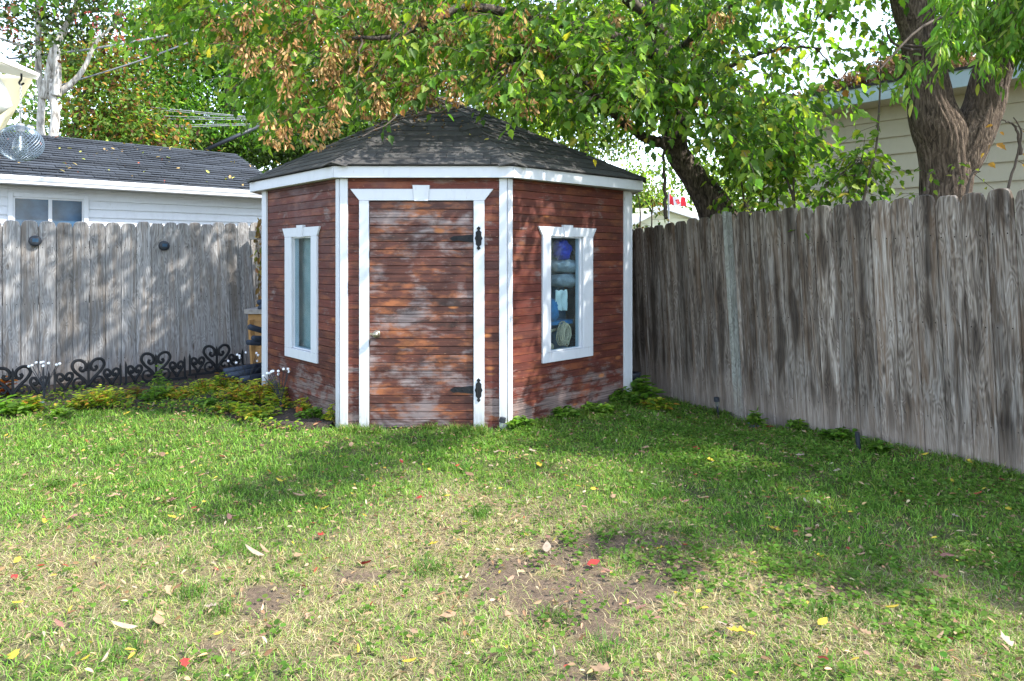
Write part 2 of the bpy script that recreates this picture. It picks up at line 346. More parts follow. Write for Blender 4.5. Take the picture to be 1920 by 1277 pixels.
# ------------------------------------------------------------------ the ground
def dry(x, y):                                 # 0 = green grass, 1 = dry straw
    n = fbm(x, y, 1.1, 4, 11); d = (n - .5) * 1.9 + .30
    for cx, cy, rx, ry, k in ((-.15, 3.75, .55, .55, .65), (.1, 2.75, 2.4, .85, .62), (-1.3, 2.55, 1.2, .6, .4), (.65, 3.2, .8, .6, .35), (1.35, 3.0, .6, .35, .35),
                              (-2.9, 4.1, .5, .25, .45), (1.3, 4.35, .7, .3, .25), (-2.1, 3.0, .7, .4, .3), (-1.6, 4.6, 1.4, .9, -.25), (2.2, 3.9, 1.1, 1.2, -.4), (0, 5.3, 3, .5, -.25), (-3.4, 5.6, 1.6, .8, -.35)):
        d = d + k * np.exp(-((x - cx) / rx) ** 2 - ((y - cy) / ry) ** 2)
    return np.clip(d, 0, 1)
def bare(x, y):                                # bare soil
    n = fbm(x, y, 3.2, 3, 31); d = (n - .66) * 1.2
    for cx, cy, rx, ry, k in ((.5, 3.35, .45, .18, 1.0), (.30, 2.60, .26, .40, 1.1), (.15, 2.9, .4, .25, .6), (.45, 2.95, .6, .35, .45), (-.7, 2.9, .5, .3, .45), (1.3, 2.9, .4, .25, .4), (-1.0, 2.45, .3, .1, .5), (.72, 3.05, .28, .14, .6), (-.93, 2.72, .25, .12, .65), (-.6, 3.05, .2, .1, .4), (1.75, 3.5, .45, .10, .6), (-2.85, 4.05, .2, .1, .4), (.05, 3.0, .4, .2, .35)):
        d = d + k * np.exp(-((x - cx) / rx) ** 2 - ((y - cy) / ry) ** 2) * (.1 + 1.55 * fbm(x, y, 6, 4, 71))
    return np.clip(d, 0, 1)
def axis(lo, hi, far, step):
    a = list(np.arange(lo, hi, step)); s = step
    while a[-1] < far: s *= 1.35; a.append(a[-1] + s)
    s = step
    while a[0] > -far: s *= 1.35; a.insert(0, a[0] - s)
    return np.array(a)
gx = axis(-6, 5, 320, .05); gy = axis(1.2, 9.5, 320, .05)
GX, GY = np.meshgrid(gx, gy); GZ = gz(GX, GY); nx, ny = len(gx), len(gy)
V = np.c_[GX.ravel(), GY.ravel(), GZ.ravel()].astype(np.float32)
me = bpy.data.meshes.new('lawn'); me.vertices.add(len(V)); me.vertices.foreach_set('co', V.ravel())
i0 = (np.arange(ny - 1)[:, None] * nx + np.arange(nx - 1)[None, :]).ravel(); L = np.c_[i0, i0 + 1, i0 + nx + 1, i0 + nx].ravel().astype(np.int32)
me.loops.add(len(L)); me.loops.foreach_set('vertex_index', L); me.polygons.add(len(i0)); me.polygons.foreach_set('loop_start', np.arange(len(i0), dtype=np.int32) * 4)
me.polygons.foreach_set('loop_total', np.full(len(i0), 4, np.int32)); me.update(calc_edges=True); me.polygons.foreach_set('use_smooth', [True] * len(i0))
D = dry(GX, GY).ravel()[:, None]; Bq = bare(GX, GY).ravel()[:, None]; Bq = sstep(.35, .6, Bq)
c = np.array([[.070, .085, .028]]) * (1 - D) + np.array([[.23, .18, .105]]) * D; c = c * (1 - Bq) + np.array([[.15, .108, .075]]) * Bq
ca = me.color_attributes.new('tint', 'FLOAT_COLOR', 'POINT'); ca.data.foreach_set('color', np.c_[c, np.ones(len(c))].astype(np.float32).ravel())
m = NT('lawn_soil_and_thatch'); at_ = m.n('VertexColor', layer_name='tint'); f = m.noise(m.pos((1, 1, 1)), 60, 6, .75); f2 = m.noise(m.pos((1, 1, 1)), 240, 3, .7)
cc = m.mix(1.0, at_.outputs['Color'], m.ramp(f, [(.3, .35), (.7, 1.5)]), 'MULTIPLY'); m.col(cc).rough(.95); m.bump(m.math('ADD', f, f2), .8, .012)
tag(link('lawn', me, m.m), 'patchy back lawn of green and straw dry grass with bare soil spots', kind='structure')

# fence lines and shed frames
def fr_shed(P):                                # is a point inside the shed
    x, y = P; return (y > 5.56) & (y - 5.6 > -(x + 1.393) * 1.09) & (y - 5.6 > (x + .052) * .95)
LD = np.array([math.cos(R(40)), math.sin(R(40))]); LP = np.array([-5.2, 7.15])
RD = np.array([.507, -.862]); RP = np.array([1.38, 7.66])

# garden bed soil by the left fence
bedF = [(-7.4, 3.9), (-5.6, 5.75), (-4.4, 6.05), (-3.6, 6.35), (-3.0, 6.2), (-2.2, 5.75), (-1.95, 5.55), (-1.5, 5.6)]
bed_back = [(-9.2, 3.8), (-6.2, 6.3), (-4.6, 7.65), (-3.9, 8.2), (-3.2, 8.8), (-2.5, 8.0), (-2.44, 6.75), (-1.4, 5.62)]
bf = spline([(x, y, 0) for x, y in bedF], 56); bb = spline([(x, y, 0) for x, y in bed_back], 56); n = min(len(bf), len(bb)); V = []; F = []
K = 14
for i in range(n):
    for k in range(K + 1):
        t = k / K; x = bf[i][0] * (1 - t) + bb[i][0] * t; y = bf[i][1] * (1 - t) + bb[i][1] * t
        x += .05 * (fbm(x, y, 3, 3, 3) - .5); z = float(gz(x, y)) + .004 + .05 * float(sstep(0, .15, t)) * (.4 + float(fbm(x, y, 8, 3, 9)))
        V.append((x, y, z))
for i in range(n - 1):
    for k in range(K): a = i * (K + 1) + k; F.append((a, a + 1, a + K + 2, a + K + 1))
m = NT('garden_soil'); f = m.noise(m.pos((1, 1, 1)), 45, 8, .75); g = m.noise(m.pos((1, 1, 1)), 7, 4)
cc = m.ramp(f, [(.3, (.022, .017, .014)), (.55, (.065, .048, .038)), (.78, (.17, .13, .10))]); m.col(m.mix(m.ramp(g, [(.4, 0.), (.7, .5)]), cc, (.05, .034, .026))).rough(.95); m.bump(f, 1, .03); M['soil'] = m.m
tag(mk('garden_bed', V, F, M['soil'], smooth=True), kind='structure')

# ------------------------------------------------------------------ fences
def picket_mesh(name, wid, th, h, dog, mat, seed):
    rr = random.Random(seed); b = MB(); d = dog
    wob = [rr.uniform(-.0012, .0012) for _ in range(8)]
    poly = [(0, 0), (wid, 0), (wid + wob[0], h * .5), (wid + wob[1], h - d * 1.1), (wid - d * .45, h - d * .25), (wid - d * .95, h), (wid * .5, h + rr.uniform(0, .004)), (d * .95, h), (d * .45, h - d * .25), (wob[2], h - d), (wob[3], h * .5)]
    n_ = len(poly); cx = wid / 2; sc_x = lambda k: [(cx + (x - cx) * (1 + k / cx), z_ + (min(0, k) * .8 if z_ > h * .9 else 0)) for x, z_ in poly]
    rings = [(0, sc_x(.0012)), (-.004, sc_x(.0012)), (-th, sc_x(-.0042))]
    b.add([(x, y, z_) for y, rg_ in rings for x, z_ in rg_], [tuple(range(2 * n_, 3 * n_)), tuple(range(n_))[::-1]] + [(i + q, (i + 1) % n_ + q, (i + 1) % n_ + n_ + q, i + n_ + q) for q in (0, n_) for i in range(n_)])
    me = bpy.data.meshes.new(name); me.from_pydata(b.V, [], b.F); me.update(); me.materials.append(mat); return me
def fence(name, P, Dv, s0, s1, pitch, top, mat, label, seed, leanf, skip=()):
    rr = random.Random(seed); ang = math.atan2(Dv[1], Dv[0]); base = P + Dv * s0
    root = empty(name, (base[0], base[1], 0), label, 'fence')
    meshes = [picket_mesh('picket', pitch - .001, .019, 1.0, .034, mat, seed * 10 + k) for k in range(7)]
    s = s0; k = 0
    while s < s1:
        wsc = rr.uniform(.992, 1.004)
        q = P + Dv * s; zb = float(gz(q[0], q[1])) - .015; h = top(s) + rr.uniform(-.014, .014) - zb; li, lo = leanf(s); off = rr.uniform(0, .006) + (.0 if k % 2 else .007)
        nvec = (Dv[1], -Dv[0])
        Mx = Matrix.Translation((q[0] + nvec[0] * off, q[1] + nvec[1] * off, zb)) @ Matrix.Rotation(ang, 4, 'Z') @ Matrix.Rotation(-li + rr.uniform(-.0015, .0015), 4, 'Y') @ Matrix.Rotation(lo + rr.uniform(-.003, .003), 4, 'X')
        if not any(a < s < b_ for a, b_ in skip):
            o = link('picket', meshes[rr.randrange(7)], None, root, Mx @ Matrix.Diagonal((wsc, 1, h, 1)))
        s += pitch; k += 1
    for zr in (.28, .95, 1.55):                 # rails and posts behind the boards
        b = MB(); L0 = Matrix.Translation((base[0], base[1], 0)) @ Matrix.Rotation(ang, 4, 'Z')
        b.box((0, .012, zr - .05), (s1 - s0, .055, zr + .04), L0); b.build('rail', mat, root)
    for sp in np.arange(s0 + .9, s1, 2.4):
        b = MB(); q = P + Dv * sp; b.box((0, .058, -.1), (.09, .148, 1.7), Matrix.Translation((q[0], q[1], 0)) @ Matrix.Rotation(ang, 4, 'Z')); b.build('post', mat, root)
    return root
fence('wooden_fence', LP, LD, -3.2, 5.85, .1545, lambda s: 1.79 + .016 * s, M['fence_left'], 'pale grey dog-eared board fence left of the red shed, carrying two round black lights', 3,
      lambda s: (.058 * float(sstep(1.1, 2.3, s)), 0.0))
fence('wooden_fence', RP, RD, -3.7, 6.6, .160, lambda s: 1.71 + .11 * float(sstep(-.3, 1.6, s)) + .012 * max(0, s - 1.6), M['fence_right'], 'dark streaked brown board fence right of the shed, below the trees', 5,
      lambda s: (.03, .042))
# two narrow pale boards standing where the right fence changes height
q = RP + RD * 1.475; ang = math.atan2(RD[1], RD[0])
r0 = empty('fence_post', (q[0], q[1], -.1), 'narrow pale greenish boards standing upright in a gap of the brown fence, slightly taller', 'fence post')
for k, (u, wd, hh) in enumerate(((.0, .044, 1.95), (.048, .040, 1.94))):
    b = MB(); b.box((u, -.064 + k * .003, 0), (u + wd, -.036 + k * .002, hh), Matrix.Translation((q[0], q[1], -.11)) @ Matrix.Rotation(ang, 4, 'Z') @ Matrix.Rotation(-.04, 4, 'Y') @ Matrix.Rotation(.042, 4, 'X')); b.build('board', M['fence_pale'], r0, bevel=.003)

# ------------------------------------------------------------------ the shed
class Face:
    def __init__(s, A, B):
        s.A = np.array(A, float); s.B = np.array(B, float); s.L = np.linalg.norm(s.B - s.A); s.U = (s.B - s.A) / s.L; s.N = np.array([s.U[1], -s.U[0]]); s.ang = math.atan2(s.U[1], s.U[0])
        s.M = Matrix.Translation((A[0], A[1], 0)) @ Matrix.Rotation(s.ang, 4, 'Z')      # local x along, -y outward
    def u(s, px):
        r = (px - 960) / FPX; return (r * s.A[1] - s.A[0]) / (s.U[0] - r * s.U[1])
    def zz(s, px, py):
        u = s.u(px); Y = s.A[1] + u * s.U[1]; return EYE - (py - HORIZON) / FPX * Y
fF = Face((-1.393, 5.6), (-.052, 5.6)); fL = Face((-2.437, 6.74), (-1.393, 5.6)); fR = Face((-.052, 5.6), (1.147, 6.74))
TOP = 2.053; PITCH = .0655
shed = empty('garden_shed', (-.72, 7.2, 0), 'red octagonal garden shed with white trim, charcoal shingle roof and a worn plank door', 'shed')
def plank_mesh(name, p, mat, th=.014, g=.0013, ch=.0030):
    prof = [(0, 0), (-th * .35, g), (-th, g + ch), (-th, p - g * .5), (-th * .92, p), (0, p)]
    V = [(0, y, z) for y, z in prof] + [(1, y, z) for y, z in prof]; n = len(prof)
    F = [tuple(range(n))[::-1], tuple(range(n, 2 * n))] + [(i, (i + 1) % n, (i + 1) % n + n, i + n) for i in range(n)]
    me = bpy.data.meshes.new(name); me.from_pydata(V, [], F); me.update(); me.materials.append(mat); return me
side_me = plank_mesh('siding_board', PITCH, M['siding'])
rr = random.Random(4)
def board(face, me, u0, u1, z, off, name, parent, jitter=.0012):
    Mx = face.M @ Matrix.Translation((u0, -off - rr.uniform(0, jitter), z + rr.uniform(-.0006, .0006))) @ Matrix.Diagonal((u1 - u0, 1, 1, 1))
    return link(name, me, None, parent, Mx)
def sheath(face, u0, u1, z0, z1, hole=None, d0=.012, d1=.0, mat='plyinside'):
    b = MB()
    if hole:
        a, c_, e, g = hole
        b.box((u0, 0, z0), (a, d0, z1), face.M); b.box((c_, 0, z0), (u1, d0, z1), face.M); b.box((a, 0, z0), (c_, d0, e), face.M); b.box((a, 0, g), (c_, d0, z1), face.M)
    else: b.box((u0, 0, z0), (u1, d0, z1), face.M)
    b.build('wall_sheathing', M[mat], shed)
def rows(face, openings, zlo=0.0):
    z = zlo; k = 0
    while z < TOP - .01:
        segs = [(.0, face.L)]
        for a, c_, e, g in openings:
            if z + PITCH * .5 > e and z + PITCH * .5 < g: segs = [(segs[0][0], a), (c_, segs[-1][1])]
        for a, c_ in segs: board(face, side_me, a, c_, z, .0, 'siding_board', shed)
        z += PITCH; k += 1
# openings in face coordinates
def op(face, x0, x1, y0, y1): xm = (x0 + x1) / 2; return (face.u(x0), face.u(x1), face.zz(xm, y1), face.zz(xm, y0))
dL, dR_, dT, dB = fF.u(693), fF.u(888), fF.zz(790, 378), .012
oD = (fF.u(684), fF.u(897), -.1, fF.zz(790, 366)); oL = op(fL, 552, 589, 444, 656); oR = op(fR, 1028, 1089, 444, 656)
grow = lambda o, a=.03: (o[0] - a, o[1] + a, o[2] - a, o[3] + a)
rows(fF, [oD]); rows(fL, [grow(oL)]); rows(fR, [grow(oR)])
sheath(fF, 0, fF.L, 0, TOP, oD); sheath(fL, 0, fL.L, -.05, TOP, grow(oL, .0)); sheath(fR, 0, fR.L, -.05, TOP, grow(oR, .0))
# sill boards at the foot, bare grey
for fc, a, c_ in ((fL, .15, fL.L), (fF, fF.u(693), fF.u(888))):
    b = MB(); b.box((a, -.010 if fc is fL else .004, -.09), (c_, .01 if fc is fL else .03, -.002 if fc is fL else .005), fc.M); b.build('foot_board', M['grey_plank'], shed)
# back walls
backs = [((1.147, 6.74), (1.1, 7.75)), ((1.1, 7.75), (-.05, 9.0)), ((-.05, 9.0), (-1.39, 9.0)), ((-1.39, 9.0), (-2.437, 8.05)), ((-2.437, 8.05), (-2.437, 6.74))]
for A, B in backs:
    f_ = Face(A, B); b = MB(); b.box((0, 0, -.05), (f_.L, .015, TOP), f_.M); b.box((0, -.014, -.05), (f_.L, -.001, TOP), f_.M); b.build('rear_wall', M['siding'], shed)
b = MB(); pts = [(-1.38, 5.63), (-.06, 5.63), (1.12, 6.75), (1.08, 7.73), (-.06, 8.97), (-1.38, 8.97), (-2.41, 8.03), (-2.41, 6.75)]
b.add([(x, y, .03) for x, y in pts] + [(x, y, .01) for x, y in pts], [tuple(range(8)), tuple(range(15, 7, -1))]); b.build('floor_deck', M['plyinside'], shed)
# white corner boards
def cboard(face, u0, u1, z0=-.02, z1=TOP, th=.034):
    b = MB(); b.box((u0, -th, z0), (u1, -.0145, z1), face.M); return b.build('corner_board', M['white'], shed, bevel=.002)
cboard(fF, -.010, .052); cboard(fF, fF.L - .052, fF.L + .010); cboard(fL, fL.L - .046, fL.L + .002, th=.036); cboard(fR, -.002, .046, th=.036)
cboard(fL, -.005, .10); cboard(fR, fR.L - .10, fR.L + .005)
b = MB(); b.box((-.003, -.04, -.02), (.055, .03, TOP), Face((1.147, 6.74), (1.1, 7.75)).M); b.build('corner_board', M['white'], shed)
# window and door surrounds
def poly_part(name, face, poly, d0, d1, mat, parent, bev=.002):
    b = MB(); b.prism(poly, face.M, -d0, -d1); return b.build(name, mat, parent, bevel=bev)
def surround(face, o, jw, headh, sillh, splay, key, parent, th=.034, sill=True, jr=None, foot=None, keyup=.02):
    a, c_, e, g = o; jr = jr or jw; z0 = e if sill else foot[0]; z1 = e if sill else foot[1]
    poly_part('jamb', face, [(a - jw, z0), (a, z0), (a, g), (a - jw, g)], .0145, th, M['white'], parent)
    poly_part('jamb', face, [(c_, z1), (c_ + jr, z1), (c_ + jr, g), (c_, g)], .0145, th, M['white'], parent)
    m_ = (a + c_) / 2; kt, kb = key
    poly_part('head_board', face, [(a - jw, g + .001), (c_ + jr, g + .001), (c_ + jr + splay, g + headh), (a - jw - splay, g + headh)], .0145, th, M['white'], parent)
    poly_part('keystone', face, [(m_ - kb, g - .004), (m_ + kb, g - .004), (m_ + kt, g + headh + keyup), (m_ - kt, g + headh + keyup)], .0145, th + .012, M['white'], parent)
    if sill: poly_part('sill_board', face, [(a - jw, e - sillh), (c_ + jr, e - sillh), (c_ + jr, e - .001), (a - jw, e - .001)], .0145, th, M['white'], parent)
def window(face, o, jw, jr, label):
    a, c_, e, g = o; mid = face.M @ Vector(((a + c_) / 2, 0, 0))
    wn_ = bpy.data.objects.new('window', None); col.objects.link(wn_); wn_.matrix_basis = Matrix.Translation((mid.x, mid.y, e)); adopt(wn_, shed); wn_['label'] = label
    surround(face, o, jw, .083, .085, .05, (.062, .048), wn_, jr=jr)
    b = MB()                                     # inner stop and reveal
    t = .012
    b.box((a, -.012, e), (a + t, .04, g), face.M); b.box((c_ - t * 2.4, -.012, e), (c_, .04, g), face.M); b.box((a + t, -.012, g - t), (c_ - t * 2.4, .04, g), face.M); b.box((a + t, -.012, e), (c_ - t * 2.4, .04, e + t), face.M)
    b.build('stop', M['white'], wn_)
    b = MB(); b.box((a + t, .002, e + t), (c_ - t * 2.4, .006, g - t), face.M); b.build('pane', M['glass'], wn_)
    return wn_
window(fL, oL, fL.u(552) - fL.u(540), fL.u(600) - fL.u(589), 'narrow window on the left wall, pale reflection panel behind glass')
window(fR, oR, fR.u(1028) - fR.u(1013), fR.u(1107) - fR.u(1089), 'window on the right wall, with stored things behind it')
# door
door = bpy.data.objects.new('door', None); col.objects.link(door); door.matrix_basis = Matrix.Translation((fF.A[0] + dR_, 5.6, 0)); adopt(door, shed); door['label'] = 'worn plank door with stain peeling to grey wood'
NP = 28; dh = dT - dB; dme = plank_mesh('door_plank', dh / NP, M['door'], th=.016, g=.003)
for k in range(NP): board(fF, dme, dL + .004, dR_ - .004, dB + k * dh / NP, -.004, 'door_plank', door, .003)
b = MB(); b.box((dL + .004, .006, dB), (dR_ - .004, .03, dT), fF.M); b.build('door_panel', M['dark'], door)
cas = bpy.data.objects.new('door_casing', None); col.objects.link(cas); cas.matrix_basis = Matrix.Translation((fF.A[0] + dL, 5.6, 0)); adopt(cas, shed)
zb = fF.zz(790, 806)
surround(fF, (dL, dR_ + .002, 0, dT + .006), fF.u(693) - fF.u(675), fF.zz(790, 355) - dT - .006, 0, .073, (.070, .056), cas, sill=False, jr=fF.u(909) - fF.u(889), foot=(zb, zb - .03), keyup=.03)
def hinge(zc):
    x0 = dR_ - .178; x1 = fF.u(896); Mx = fF.M
    h = bpy.data.objects.new('hinge', None); col.objects.link(h); h.matrix_basis = Matrix.Translation((fF.A[0] + x1, 5.57, zc)); adopt(h, door)
    b = MB(); b.prism([(x0 - .01, zc - .006), (x0 + .015, zc - .024), (x0 + .05, zc - .019), (x1 - .01, zc - .036), (x1 - .01, zc + .036), (x0 + .05, zc + .019), (x0 + .015, zc + .018), (x0 - .01, zc + .004)], Mx, -.016, -.0245)
    for sx in (.04, .09, .14): c = Mx @ Vector((x0 + sx, -.0235, zc)); b.ball(c, .006, 8, 4)
    # the leaf on the jamb with spear ends
    pl = [(0, -.098), (.012, -.082), (.006, -.066), (.017, -.05), (.017, -.02), (.024, 0), (.017, .02), (.017, .05), (.006, .066), (.012, .082), (0, .098)]
    pl = pl + [(-x, z) for x, z in pl[::-1][1:-1]]
    b.prism([(x1 + .008 + x * 1.35, zc + z) for x, z in pl], Mx, -.0345, -.0405)
    b.tube([Mx @ Vector((x1 - .006, -.041, zc - .032)), Mx @ Vector((x1 - .006, -.041, zc + .032))], .0075, 8)
    mk('strap_plate', b.V, b.F, M['black'], h)
hinge(fF.zz(890, 447)); hinge(fF.zz(890, 730))
kz = fF.zz(707, 626); kx = fF.u(707)
kb = bpy.data.objects.new('door_knob', None); col.objects.link(kb); kb.matrix_basis = Matrix.Translation((fF.A[0] + kx, 5.58, kz)); adopt(kb, door)
b = MB(); c0 = Vector((fF.A[0] + kx, 5.6, kz)); b.tube([c0 + Vector((0, -.012, 0)), c0 + Vector((0, -.020, 0)), c0 + Vector((0, -.022, 0))], [.031, .030, .022], 20); b.build('rose', M['metal'], kb, True)
b = MB(); b.tube([c0 + Vector((0, y, 0)) for y in (-.02, -.04, -.046, -.058, -.07, -.078, -.08)], [.011, .011, .02, .0255, .025, .016, .002], 20); b.build('knob', M['metal'], kb, True)
b = MB(); b.box((dL + .004, -.0175, kz - .007), (kx - .026, -.013, kz + .009), fF.M); b.build('latch_plate', M['metal'], kb)

# fascia, soffit and roof
zf0, zf1 = TOP, TOP + .093
E = [(-2.60, 6.76), (-1.444, 5.505), (.01, 5.505), (1.268, 6.60), (1.26, 7.85), (.0, 9.15), (-1.45, 9.15), (-2.60, 8.1)]
AP = Vector((-.74, 7.25, 3.10))
for i in range(8):
    A, B = E[i], E[(i + 1) % 8]; f_ = Face(A, B); b = MB(); b.box((.004, .0, zf0), (f_.L - .004, .024, zf1), f_.M); b.build('fascia_board', M['white'], shed, bevel=.002)
b = MB(); ins = [tuple(np.array(e) * .985 + np.array((-.74, 7.3)) * .015) for e in E]; inn = [tuple(np.array(e) * .90 + np.array((-.74, 7.3)) * .10) for e in E]
b.add([(x, y, TOP + .006) for x, y in ins] + [(x, y, TOP + .006) for x, y in inn], [(i, i + 8, (i + 1) % 8 + 8, (i + 1) % 8) for i in range(8)]); b.build('soffit', M['white'], shed)
ctr = np.array((-.74, 7.25))
Eo = [np.array(e) + (np.array(e) - ctr) / np.linalg.norm(np.array(e) - ctr) * .025 for e in E]
b = MB(); b.add([(x, y, zf1 + .001) for x, y in Eo] + [tuple(AP - Vector((0, 0, .012)))], [(i, (i + 1) % 8, 8) for i in range(8)]); b.build('roof_deck', M['shingle'], shed)
def roofP(A, B, s, t, lift=0.0):                 # s across 0..1, t up 0..1 (slightly flared eave)
    a = Vector((A[0], A[1], zf1 + .004)); c_ = Vector((B[0], B[1], zf1 + .004)); p = (a.lerp(c_, s)).lerp(AP, t); p.z += lift - .0 * math.sin(math.pi * t); return p
NR = 14; rr = random.Random(9)
for fi in (7, 0, 1, 2, 3):
    A, B = Eo[fi], Eo[(fi + 1) % 8]; Wd = np.linalg.norm(B - A)
    a3 = Vector((A[0], A[1], zf1)); b3 = Vector((B[0], B[1], zf1)); nrml = (b3 - a3).cross(AP - a3).normalized()
    if nrml.z < 0: nrml = -nrml
    for r in range(NR):
        t0 = r / NR; t1 = min(.995, (r + 1.12) / NR)
        w0 = Wd * (1 - t0); off = rr.choice((0, .12, .22)) + rr.uniform(-.02, .02); x = -w0 / 2 - off
        while x < w0 / 2:
            tw = .30 + rr.uniform(-.015, .015); xa, xb = max(x, -w0 / 2), min(x + tw - .004, w0 / 2); x += tw
            if xb - xa < .02: continue
            P = []
            for (xx, tt, lf) in ((xa, t0, .012), (xb, t0, .012), (xb, t1, .003), (xa, t1, .003)):
                wt = Wd * (1 - tt); s_ = .5 + xx / wt; s_ = min(1, max(0, s_)); p = roofP(A, B, s_, tt) + nrml * (lf * .8 + rr.uniform(0, .0018)); P.append(p)
            low = [p - nrml * .009 for p in P]
            mk('shingle', P + low, [(0, 1, 2, 3), (0, 4, 5, 1), (1, 5, 6, 2), (2, 6, 7, 3), (3, 7, 4, 0)], M['shingle'], shed)
for hi in (0, 1, 2, 3):                          # hip caps
    a3 = Vector((Eo[hi][0], Eo[hi][1], zf1 + .004)); dirv = (AP - a3); Ln = dirv.length; dirn = dirv.normalized(); side = dirn.cross(Vector((0, 0, 1))).normalized(); up = side.cross(dirn)
    n_ = 11
    for k in range(n_):
        p0 = a3 + dirn * (Ln * k / n_ + .006); p1 = a3 + dirn * min(Ln, Ln * (k + 1.1) / n_); wd = .125
        V = []
        for p, lf in ((p0, .024), (p1, .016)): V += [p + side * wd + up * (lf - .038), p + up * lf, p - side * wd + up * (lf - .038)]
        V += [v - up * .008 for v in V]
        mk('hip_cap', V, [(0, 1, 4, 3), (1, 2, 5, 4), (0, 6, 7, 1), (1, 7, 8, 2), (0, 3, 9, 6), (2, 8, 11, 5)], M['shingle'], shed)

# things kept in the shed, seen through the right window
def inside(u, d, z): return fR.M @ Vector((u, d, z))
def wz(py): return fR.zz(1058, py)
ua, ub = oR[0], oR[1]; um = (ua + ub) / 2; ww = ub - ua
def pillow(name, uc, d, zc, su, sd_, sz, mat, label, cat, lump=.12, seed=0):
    V = []; F = []; n1, n2 = 28, 16; rr2 = np.random.default_rng(seed)
    for i in range(n2 + 1):
        t = math.pi * i / n2
        for j in range(n1):
            a = 2 * math.pi * j / n1; ct, st = math.cos(t), math.sin(t)
            q = (abs(math.cos(a)) ** .6 * np.sign(math.cos(a)) * st ** .6, abs(math.sin(a)) ** .8 * np.sign(math.sin(a)) * st ** .6, np.sign(ct) * abs(ct) ** .9)
            k = 1 + lump * (float(fbm(q[0] * 2 + seed, q[2] * 2 + q[1], 1.6, 3, seed)) - .5) * 2
            V.append(inside(uc + q[0] * su * k, d + q[1] * sd_ * k, zc + q[2] * sz * k))
    for i in range(n2):
        for j in range(n1): F.append((i * n1 + j, i * n1 + (j + 1) % n1, (i + 1) * n1 + (j + 1) % n1, (i + 1) * n1 + j))
    return tag(mk(name, V, F, mat, smooth=True), label, cat)
pillow('stuffed_bag', um + 0.080, .11, wz(468), .085, .07, .085, M['bluecloth'], 'bright blue nylon bag on top of the grey cushions inside the shed window', 'bag', .3, 1)
pillow('cushion', um + 0.150, .15, wz(500), .17, .10, .062, M['greycloth'], 'upper of two grey cushions stacked inside the shed window', 'cushion', .24, 2)
pillow('cushion', um + 0.160, .16, wz(528), .18, .11, .060, M['greycloth'], 'lower of two grey cushions, resting above a white cloth in the window', 'cushion', .24, 5)
V = []; F = []
for i in range(13):
    for j in range(10):
        u = um - .055 + .15 * j / 9 * (1 - .12 * i / 12) + .02 * i / 12; V.append(inside(u, .07 + .03 * math.sin(j * 1.3 + i * .15) * i / 12, wz(545) - (wz(545) - wz(583)) * i / 12 + .006 * math.sin(j * 1.7)))
for i in range(12):
    for j in range(9): F.append((i * 10 + j, i * 10 + j + 1, i * 10 + j + 11, i * 10 + j + 10))
o = mk('cloth', V, F, M['whitecloth'], smooth=True); o.modifiers.new('s', 'SOLIDIFY').thickness = .01; tag(o, 'folded white cloth hanging under the grey cushions inside the shed window', 'cloth')
pillow('stuffed_bag', um + -0.050, .12, wz(582), .08, .06, .10, M['tealcloth'], 'light blue crumpled bag left of the white cloth inside the window', 'bag', .3, 8)
b = MB(); b.box((um - .25, .12, wz(612)), (um + .25, .40, wz(604)), fR.M); tag(b.build('storage_lid', M['tealcloth'], None, bevel=.004), 'flat blue lid lying above the coiled rope inside the window', 'lid')
b = MB(); b.box((um - .55, .10, wz(690)), (um + .5, .55, wz(675)), fR.M); b.box((um - .55, .5, -.0), (um + .5, .54, wz(690)), fR.M); b.box((um - .55, .1, .03), (um - .51, .5, wz(690)), fR.M)
tag(b.build('shelf', M['plyinside']), 'dark plywood shelf standing behind the shed window under the rope', 'shelf')
b = MB(); b.tube([inside(um - .2, .20, wz(632)), inside(um + .08, .15, wz(620))], .014, 10); b.tube([inside(um - .3, .23, wz(640)), inside(um - .02, .18, wz(628))], .011, 10)
tag(b.build('wooden_pole', M['rope'], None, True), 'pair of wooden poles leaning towards the rope inside the window', 'pole')
b = MB(); rg = np.random.default_rng(5)
for k in range(22):
    r1 = rg.uniform(.06, .10); cx = um + .075 + rg.uniform(-.02, .03); cz = wz(626) + rg.uniform(-.03, .01); th = rg.uniform(-.5, .5); sq = rg.uniform(.4, .8)
    P = [inside(cx + r1 * sq * math.cos(a) + r1 * .2 * math.sin(th) * math.sin(a), .06 + rg.uniform(-.003, .003) + k * .002, cz + r1 * math.sin(a)) for a in np.linspace(0, 2 * math.pi, 22)]
    b.tube(P, .0055, 6, False)
tag(b.build('rope_coil', M['rope'], None, True), 'loosely coiled tan rope hanging low behind the right shed window', 'rope')
b = MB(); c0 = inside(um - .07, .10, wz(652)); d_ = (inside(0, 1, 0) - inside(0, 0, 0)).normalized(); b.tube([c0, c0 + d_ * .2], .036, 18); tag(b.build('paper_roll', M['rope'], None, True), 'end of a tan roll at the bottom left corner of the window', 'roll')
V = []; F = []
for i in range(13):
    for j in range(31):
        u = um - .38 + .72 * j / 30; V.append(inside(u, .33 + .03 * math.sin(j * 1.1 + i * .3) + .015 * math.sin(j * 2.7), wz(440) - (wz(440) - wz(668)) * i / 12))
for i in range(12):
    for j in range(30): F.append((i * 31 + j, i * 31 + j + 1, i * 31 + j + 32, i * 31 + j + 31))
tag(mk('hanging_tarp', V, F, plain('dusty_blue_tarp', (.035, .10, .17), .6, var=.6, sc_=9), smooth=True), 'creased dark blue tarp hanging behind the cushions inside the right window', 'tarp')
